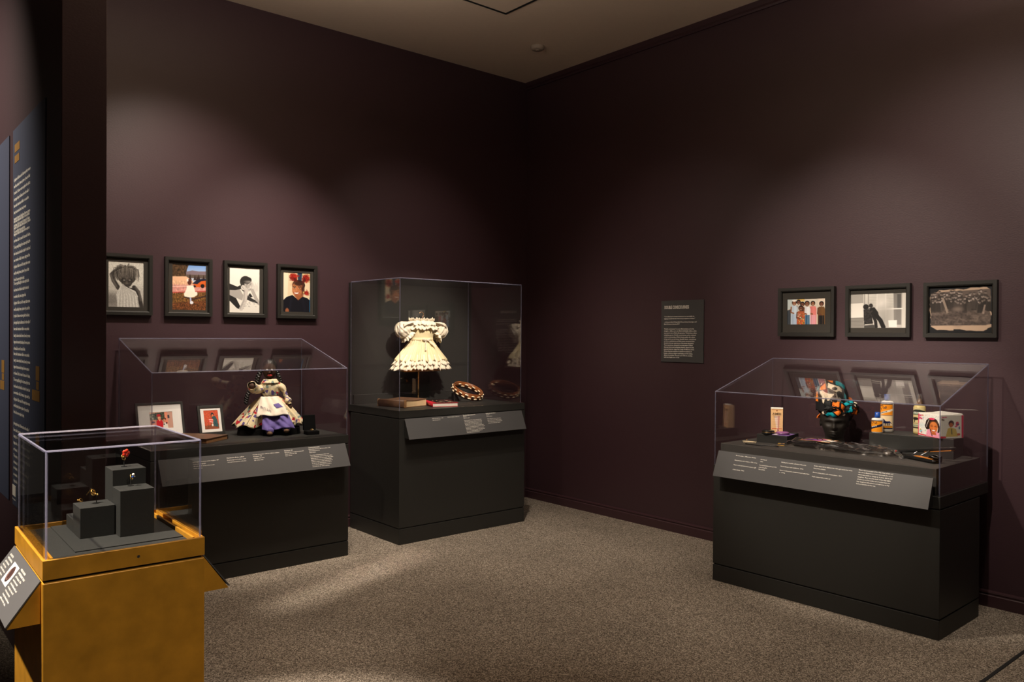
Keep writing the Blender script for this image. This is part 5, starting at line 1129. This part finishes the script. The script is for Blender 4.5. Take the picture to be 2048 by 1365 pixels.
MB().surf(lambda u, v: (.085+.010*math.sin(4*v)+.014*u, .0+.02*u, -.010-.060*v), 6, 12).build('tail', M['wrapband'], wp, True, solid=.004)

# bottles
def bottle(label, loc, w, d, hb, neck, hcap, face, capmat, bodymat):
    t = thing('bottle', label, 'bottle', (loc[0], loc[1], Z2), rzf(*face)); k = d/w; r = w/2
    MB().lathe([(.002, 0), (r*.92, 0), (r, .004), (r, hb*.90), (r*.96, hb*.94), (r*.80, hb*.975), (neck*1.05, hb), (neck*1.05, hb+.004), (.002, hb+.004)], n=48, sy=k).build('body', bodymat, t, True)
    return t, k, r
def wrap_label(t, p, r, k, z0, z1, a0, a1, name='label'):
    p.mesh(name, lambda u, v: ((r+.0006)*math.cos(a0+(a1-a0)*u), (r+.0006)*k*math.sin(a0+(a1-a0)*u), z1-(z1-z0)*v), t)
def bend_text(t, txt, r, k, a, z, w, h, mt, rot=0.0, name='lettering', bold=.03):
    co, fs = line_geo(txt, bold, 2); x0, x1 = co[:, 0].min(), co[:, 0].max(); mb = MB(); vs_ = []
    for c in co:
        s = (c[0]-x0)/(x1-x0)*w; q = c[1]*h; X = s*math.cos(rot)-q*math.sin(rot); Zq = s*math.sin(rot)+q*math.cos(rot)
        th = a+X/r; vs_.append(((r+.0012)*math.cos(th), (r+.0012)*k*math.sin(th), z+Zq))
    mb.add(vs_, fs); return mb.build(name, mt, t, fixn=False)
M['navy'] = mat('navy_ink', (.012, .018, .06), .5)
FB = (-.86, -.50); AL, AR = PI*1.02, PI*1.78
def horses(p, cx, cy, s, col):
    for dx in (-16, 6): p.line([(cx+(dx-10)*s, cy+6*s), (cx+(dx+14)*s, cy+2*s)], 15*s, col); p.line([(cx+(dx-10)*s, cy+4*s), (cx+(dx-18)*s, cy-16*s)], 9*s, col); p.line([(cx+(dx-18)*s, cy-18*s), (cx+(dx-26)*s, cy-12*s)], 6*s, col)
    for dx in (-24, -14, 0, 12, 22): p.line([(cx+dx*s, cy+8*s), (cx+(dx-3)*s, cy+28*s)], 3.4*s, col)
    p.line([(cx+20*s, cy), (cx+34*s, cy+12*s)], 5*s, col)
t, k, r = bottle('short white bottle with orange label and blue cap on long block', (-.372, -3.458), .062, .042, .086, .011, .028, FB, M['blueplastic'], M['whiteplastic'])
p = Pic(0, 0, 100, 120, 44, 54, (240, 150, 30)); p.poly([(0, 0), (100, 0), (100, 8), (0, 8)], (30, 30, 50)); p.poly([(0, 72), (100, 34), (100, 58), (0, 96)], (24, 30, 60)); p.grad(100, 120, (240, 150, 30), (240, 150, 30), a=0)
wrap_label(t, p, r, k, .006, .072, AL, AR)
bend_text(t, 'mane', r, k, AL+.15, .0585, .022, .011, M['leather'], .18); bend_text(t, '’n Tail', r, k, AL+.35, .046, .034, .014, M['leather'], .28); bend_text(t, 'and body', r, k, AL+.30, .0300, .036, .008, M['ink'], .30)
MB().lathe([(.002, .086), (.0155, .086), (.0155, .100), (.0135, .103), (.0145, .118), (.002, .119)], n=28).build('cap', M['blueplastic'], t, True)
t, k, r = bottle('tall white bottle with orange label, horse print and blue cap', (-.278, -3.470), .070, .046, .182, .012, .03, FB, M['blueplastic'], M['whiteplastic'])
p = Pic(0, 0, 100, 235, 44, 104, (240, 214, 170)); p.poly([(0, 0), (100, 0), (100, 9), (0, 9)], (30, 30, 50)); p.poly([(0, 9), (100, 9), (100, 100), (0, 100)], (240, 146, 28)); p.poly([(0, 84), (100, 44), (100, 62), (0, 102)], (236, 226, 206)); p.line([(0, 104), (100, 104)], 4, (120, 70, 60)); p.grad(186, 212, (240, 214, 170), (240, 150, 40), a=0); p.poly([(0, 196), (100, 196), (100, 214), (0, 214)], (240, 160, 50)); p.poly([(0, 214), (100, 214), (100, 224), (0, 224)], (28, 32, 64)); p.poly([(0, 224), (100, 224), (100, 235), (0, 235)], (238, 230, 214)); horses(p, 52, 160, 1.1, (20, 34, 88))
wrap_label(t, p, r, k, .010, .164, AL, AR)
bend_text(t, 'mane', r, k, AL+.10, .147, .026, .014, M['leather'], .18); bend_text(t, '’n Tail', r, k, AL+.25, .126, .042, .020, M['leather'], .28); bend_text(t, 'Conditioner', r, k, AL+.12, .103, .050, .009, M['navy'], .30)
MB().lathe([(.002, .182), (.0165, .182), (.0155, .196), (.0165, .214), (.0175, .216), (.002, .217)], n=28).build('cap', M['blueplastic'], t, True)
t, k, r = bottle('straw colored spray bottle with brown pump behind the kit box', (-.232, -3.632), .064, .064, .165, .013, .03, FB, M['brownplastic'], M['creamplastic'])
p = Pic(0, 0, 100, 235, 40, 94, (206, 190, 140)); p.poly([(0, 30), (30, 18), (60, 18), (100, 34), (100, 46), (0, 46)], (40, 44, 40)); p.poly([(0, 48), (100, 48), (100, 62), (0, 62)], (150, 168, 150)); p.line([(0, 66), (100, 66)], 6, (44, 40, 36)); p.ell(28, 106, 26, 14, (40, 34, 24)); p.line([(40, 106), (70, 112), (76, 132)], 11, (40, 34, 24)); p.line([(24, 112), (20, 138)], 8, (40, 34, 24)); p.line([(0, 150), (100, 150)], 4, (70, 60, 40)); p.poly([(0, 164), (100, 164), (100, 182), (0, 182)], (140, 150, 130)); p.poly([(0, 186), (100, 186), (100, 200), (0, 200)], (50, 44, 36))
wrap_label(t, p, r, k, .012, .150, AL, AR); bend_text(t, 'MANE ’N TAIL', r, k, AL+.3, .121, .045, .008, M['ink'], 0)
MB().lathe([(.002, .165), (.0185, .165), (.0170, .182), (.012, .190), (.0095, .200), (.002, .201)], n=28).build('pump_collar', M['brownplastic'], t, True); MB().tube([(0, 0, .198), (0, 0, .212), (0, -.010, .216)], [.006, .006, .004], 12).build('nozzle', M['brownplastic'], t, True)
MB().lathe([(.0165, .184), (.0155, .222), (.014, .226), (.002, .226)], n=28, cap=False).build('clear_cap', M['cap'], t, True)
# kit box
K0, K1, K2 = Vector((-.296, -3.652)), Vector((-.371, -3.798)), Vector((-.238, -3.866))
kx = (K1-K0); kw = kx.length; kd = (K2-K1).length
kb = thing('kit_box', 'white and pink hair kit box with a smiling girl on front', 'box', (K0.x, K0.y, Z2), math.atan2(kx.y, kx.x)); KH = .126
MB().box(0, kw, 0, kd, 0, KH).build('carton', M['whitecard'], kb, bevel=.0012)
MB().box(.002, kw-.002, .004, kd*.52, KH, KH+.002).build('lid_flap', M['whitecard'], kb, bevel=.0006); MB().hexa([(.004, kd*.55, KH), (kw-.004, kd*.55, KH), (kw-.004, kd-.003, KH), (.004, kd-.003, KH)], [(.004, kd*.55, KH+.002), (kw-.004, kd*.55, KH+.002), (kw-.004, kd-.003, KH+.007), (.004, kd-.003, KH+.007)]).build('lid_flap', M['whitecard'], kb)
p = Pic(1140, 625, 1600, 1140, 92, 100, (240, 236, 228)); p.poly([(1140, 640), (1162, 640), (1156, 1140), (1140, 1140)], (214, 40, 84)); p.line([(1140, 1110), (1600, 1140)], 26, (226, 44, 66)); p.ell(1215, 900, 60, 40, (214, 224, 222), soft=14); p.ell(1200, 1030, 28, 36, (150, 200, 214)); p.ell(1190, 1000, 16, 14, (240, 176, 50)); p.ell(1215, 1062, 14, 12, (214, 60, 60)); p.ell(1300, 1005, 16, 12, (180, 214, 170))
p.poly([(1310, 1125), (1335, 985), (1400, 960), (1540, 1000), (1600, 1040), (1600, 1140)], (240, 158, 184)); p.noise(.05, 50); p.ell(1345, 900, 56, 74, (38, 22, 18)); p.ell(1440, 800, 120, 100, (44, 26, 20)); p.line([(1330, 780), (1305, 900), (1330, 960)], 34, (40, 22, 18)); p.line([(1560, 820), (1585, 930), (1570, 1000)], 40, (34, 20, 18)); p.line([(1375, 745), (1325, 880), (1320, 920)], 10, (226, 222, 214)); p.ell(1430, 726, 56, 24, (240, 60, 104)); p.ell(1470, 722, 22, 16, (250, 90, 130))
p.ell(1470, 910, 86, 124, (214, 118, 56)); p.ell(1470, 830, 62, 40, (230, 140, 74), soft=14, a=.8); p.line([(1410, 892), (1444, 888)], 13, (64, 32, 20)); p.line([(1496, 888), (1534, 892)], 13, (64, 32, 20)); p.line([(1404, 866), (1444, 858)], 6, (90, 50, 30)); p.line([(1498, 858), (1538, 866)], 6, (90, 50, 30)); p.ell(1470, 930, 18, 18, (232, 140, 80), soft=5); p.ell(1470, 988, 42, 24, (170, 50, 50)); p.ell(1470, 984, 36, 15, (250, 244, 234)); p.line([(1395, 960), (1440, 1110)], 16, (34, 20, 18)); p.poly([(1430, 1030), (1515, 1030), (1530, 1080), (1420, 1080)], (190, 100, 50))
p.mesh('front_print', lambda u, v: (.0006+(kw-.0012)*u, -.0007, KH-.001-(KH-.002)*v), kb)
def kid_text(t, lines, o, xd, yd):
    for (tx, dx, dy, w, s, c) in lines: text_block('lettering', [(tx, dx, dy, w, s)], M[c], t, o, xd, yd, bold=.05, res=2)
kid_text(kb, [('Just', .008, .016, .020, .014, 'pinkcard'), ('for', .031, .015, .012, .013, 'orangeplate'), ('Me', .009, .034, .024, .018, 'pinkcard'), ('!', .037, .034, .004, .018, 'blueplastic')], (0, -.0008, KH), (1, 0, 0), (0, 0, 1))
p = Pic(1610, 690, 1950, 1140, 74, 96, (226, 222, 210)); p.poly([(1920, 690), (1950, 690), (1950, 1140), (1925, 1140)], (206, 34, 74)); p.poly([(1610, 1100), (1700, 1104), (1690, 1140), (1610, 1140)], (206, 50, 70)); p.ell(1770, 850, 40, 58, (46, 26, 22)); p.ell(1768, 880, 28, 44, (176, 98, 54)); p.poly([(1690, 1110), (1720, 950), (1765, 930), (1840, 960), (1870, 1110)], (206, 180, 96)); p.line([(1775, 960), (1780, 1060)], 16, (96, 100, 80)); p.ell(1860, 860, 24, 44, (196, 60, 90)); p.ell(1870, 870, 16, 14, (70, 60, 120)); p.ell(1840, 910, 18, 12, (214, 60, 110)); p.ell(1890, 940, 12, 30, (90, 130, 160)); p.ell(1880, 1070, 24, 24, (200, 90, 60))
p.mesh('side_print', lambda u, v: (kw+.0007, .0006+(kd-.0012)*u, KH-.001-(KH-.002)*v), kb)
kid_text(kb, [('Just for', .008, .014, .034, .010, 'pinkcard'), ('Me', .008, .028, .018, .013, 'leather')], (kw+.0008, 0, KH), (0, 1, 0), (0, 0, 1))
# flat iron: hinge to the left, arms open in a narrow V
hi = Vector((-.450, -3.605)); lo = Vector((-.570, -3.850))
fi = thing('flat_iron', 'open black flat iron with orange plates and coiled cord', 'flat iron', (hi.x, hi.y, QZ), math.atan2(lo.y-hi.y, lo.x-hi.x))
LL = (lo-hi).length+.01
def arm(dy, z0, z1):
    def f(u, v):
        a = 2*PI*u; s = max(.02, min(1, (v/.06)**.5, ((1-v)/.05)**.5 if v < 1 else 0)); g = .72+.28*math.sin(PI*min(1, v*.85+.1)); w, hh = .0165*s*g, .0105*s*g
        return (LL*v, dy*v+w*math.copysign(abs(math.cos(a))**.6, math.cos(a)), z0+(z1-z0)*v+hh*math.copysign(abs(math.sin(a))**.6, math.sin(a)))
    return MB().surf(f, 24, 40, True).build('arm', M['plasticblack'], fi, True)
UY, UZ = .125, .078
lo_arm = arm(0, .012, .012); up_arm = arm(UY, .028, UZ)
def plate(parent, dy, z0, z1, dz):
    mb = MB(); q = []
    for v in (.50, .95):
        for w in (-.0115, .0115): q.append(Vector((LL*v, dy*v+w, z0+(z1-z0)*v+dz)))
    q = [q[0], q[1], q[3], q[2]]
    mb.hexa(q, [p_+Vector((0, 0, .0045)) for p_ in q]).build('heat_plate', M['orangeplate'], parent, bevel=.0008)
plate(lo_arm, 0, .012, .012, .0085); plate(up_arm, UY, .028, UZ, -.0135)
MB().tube([(-.006, -.016, .020), (-.006, .022, .026)], .013, 16).build('hinge', M['plasticblack'], fi, True); MB().sphere((.010, -.016, .030), (.006, .003, .005), 10, 8).build('power_light', M['red'], fi, True)
cd = MB()
for k in range(5):
    pts = [(.232+.030*math.cos(a)+.006*k, .040+.030*math.sin(a)-.005*k, .006+.007*k+.004*math.sin(3*a)) for a in np.linspace(0, 2*PI, 26)]
    cd.tube(pts, .0042, 8)
cd.tube([(-.01, .01, .02), (.05, .026, .010), (.12, .045, .005), (.205, .045, .008)], .0042, 8)
cd.build('cord', M['plasticblack'], fi, True)
for k in range(2): MB().tube([(.10+.055*k, .008, .020), (.115+.055*k, .052+.022*k, .050+.006*k)], .004, 8).build('strap', M['chrome'], fi, True)
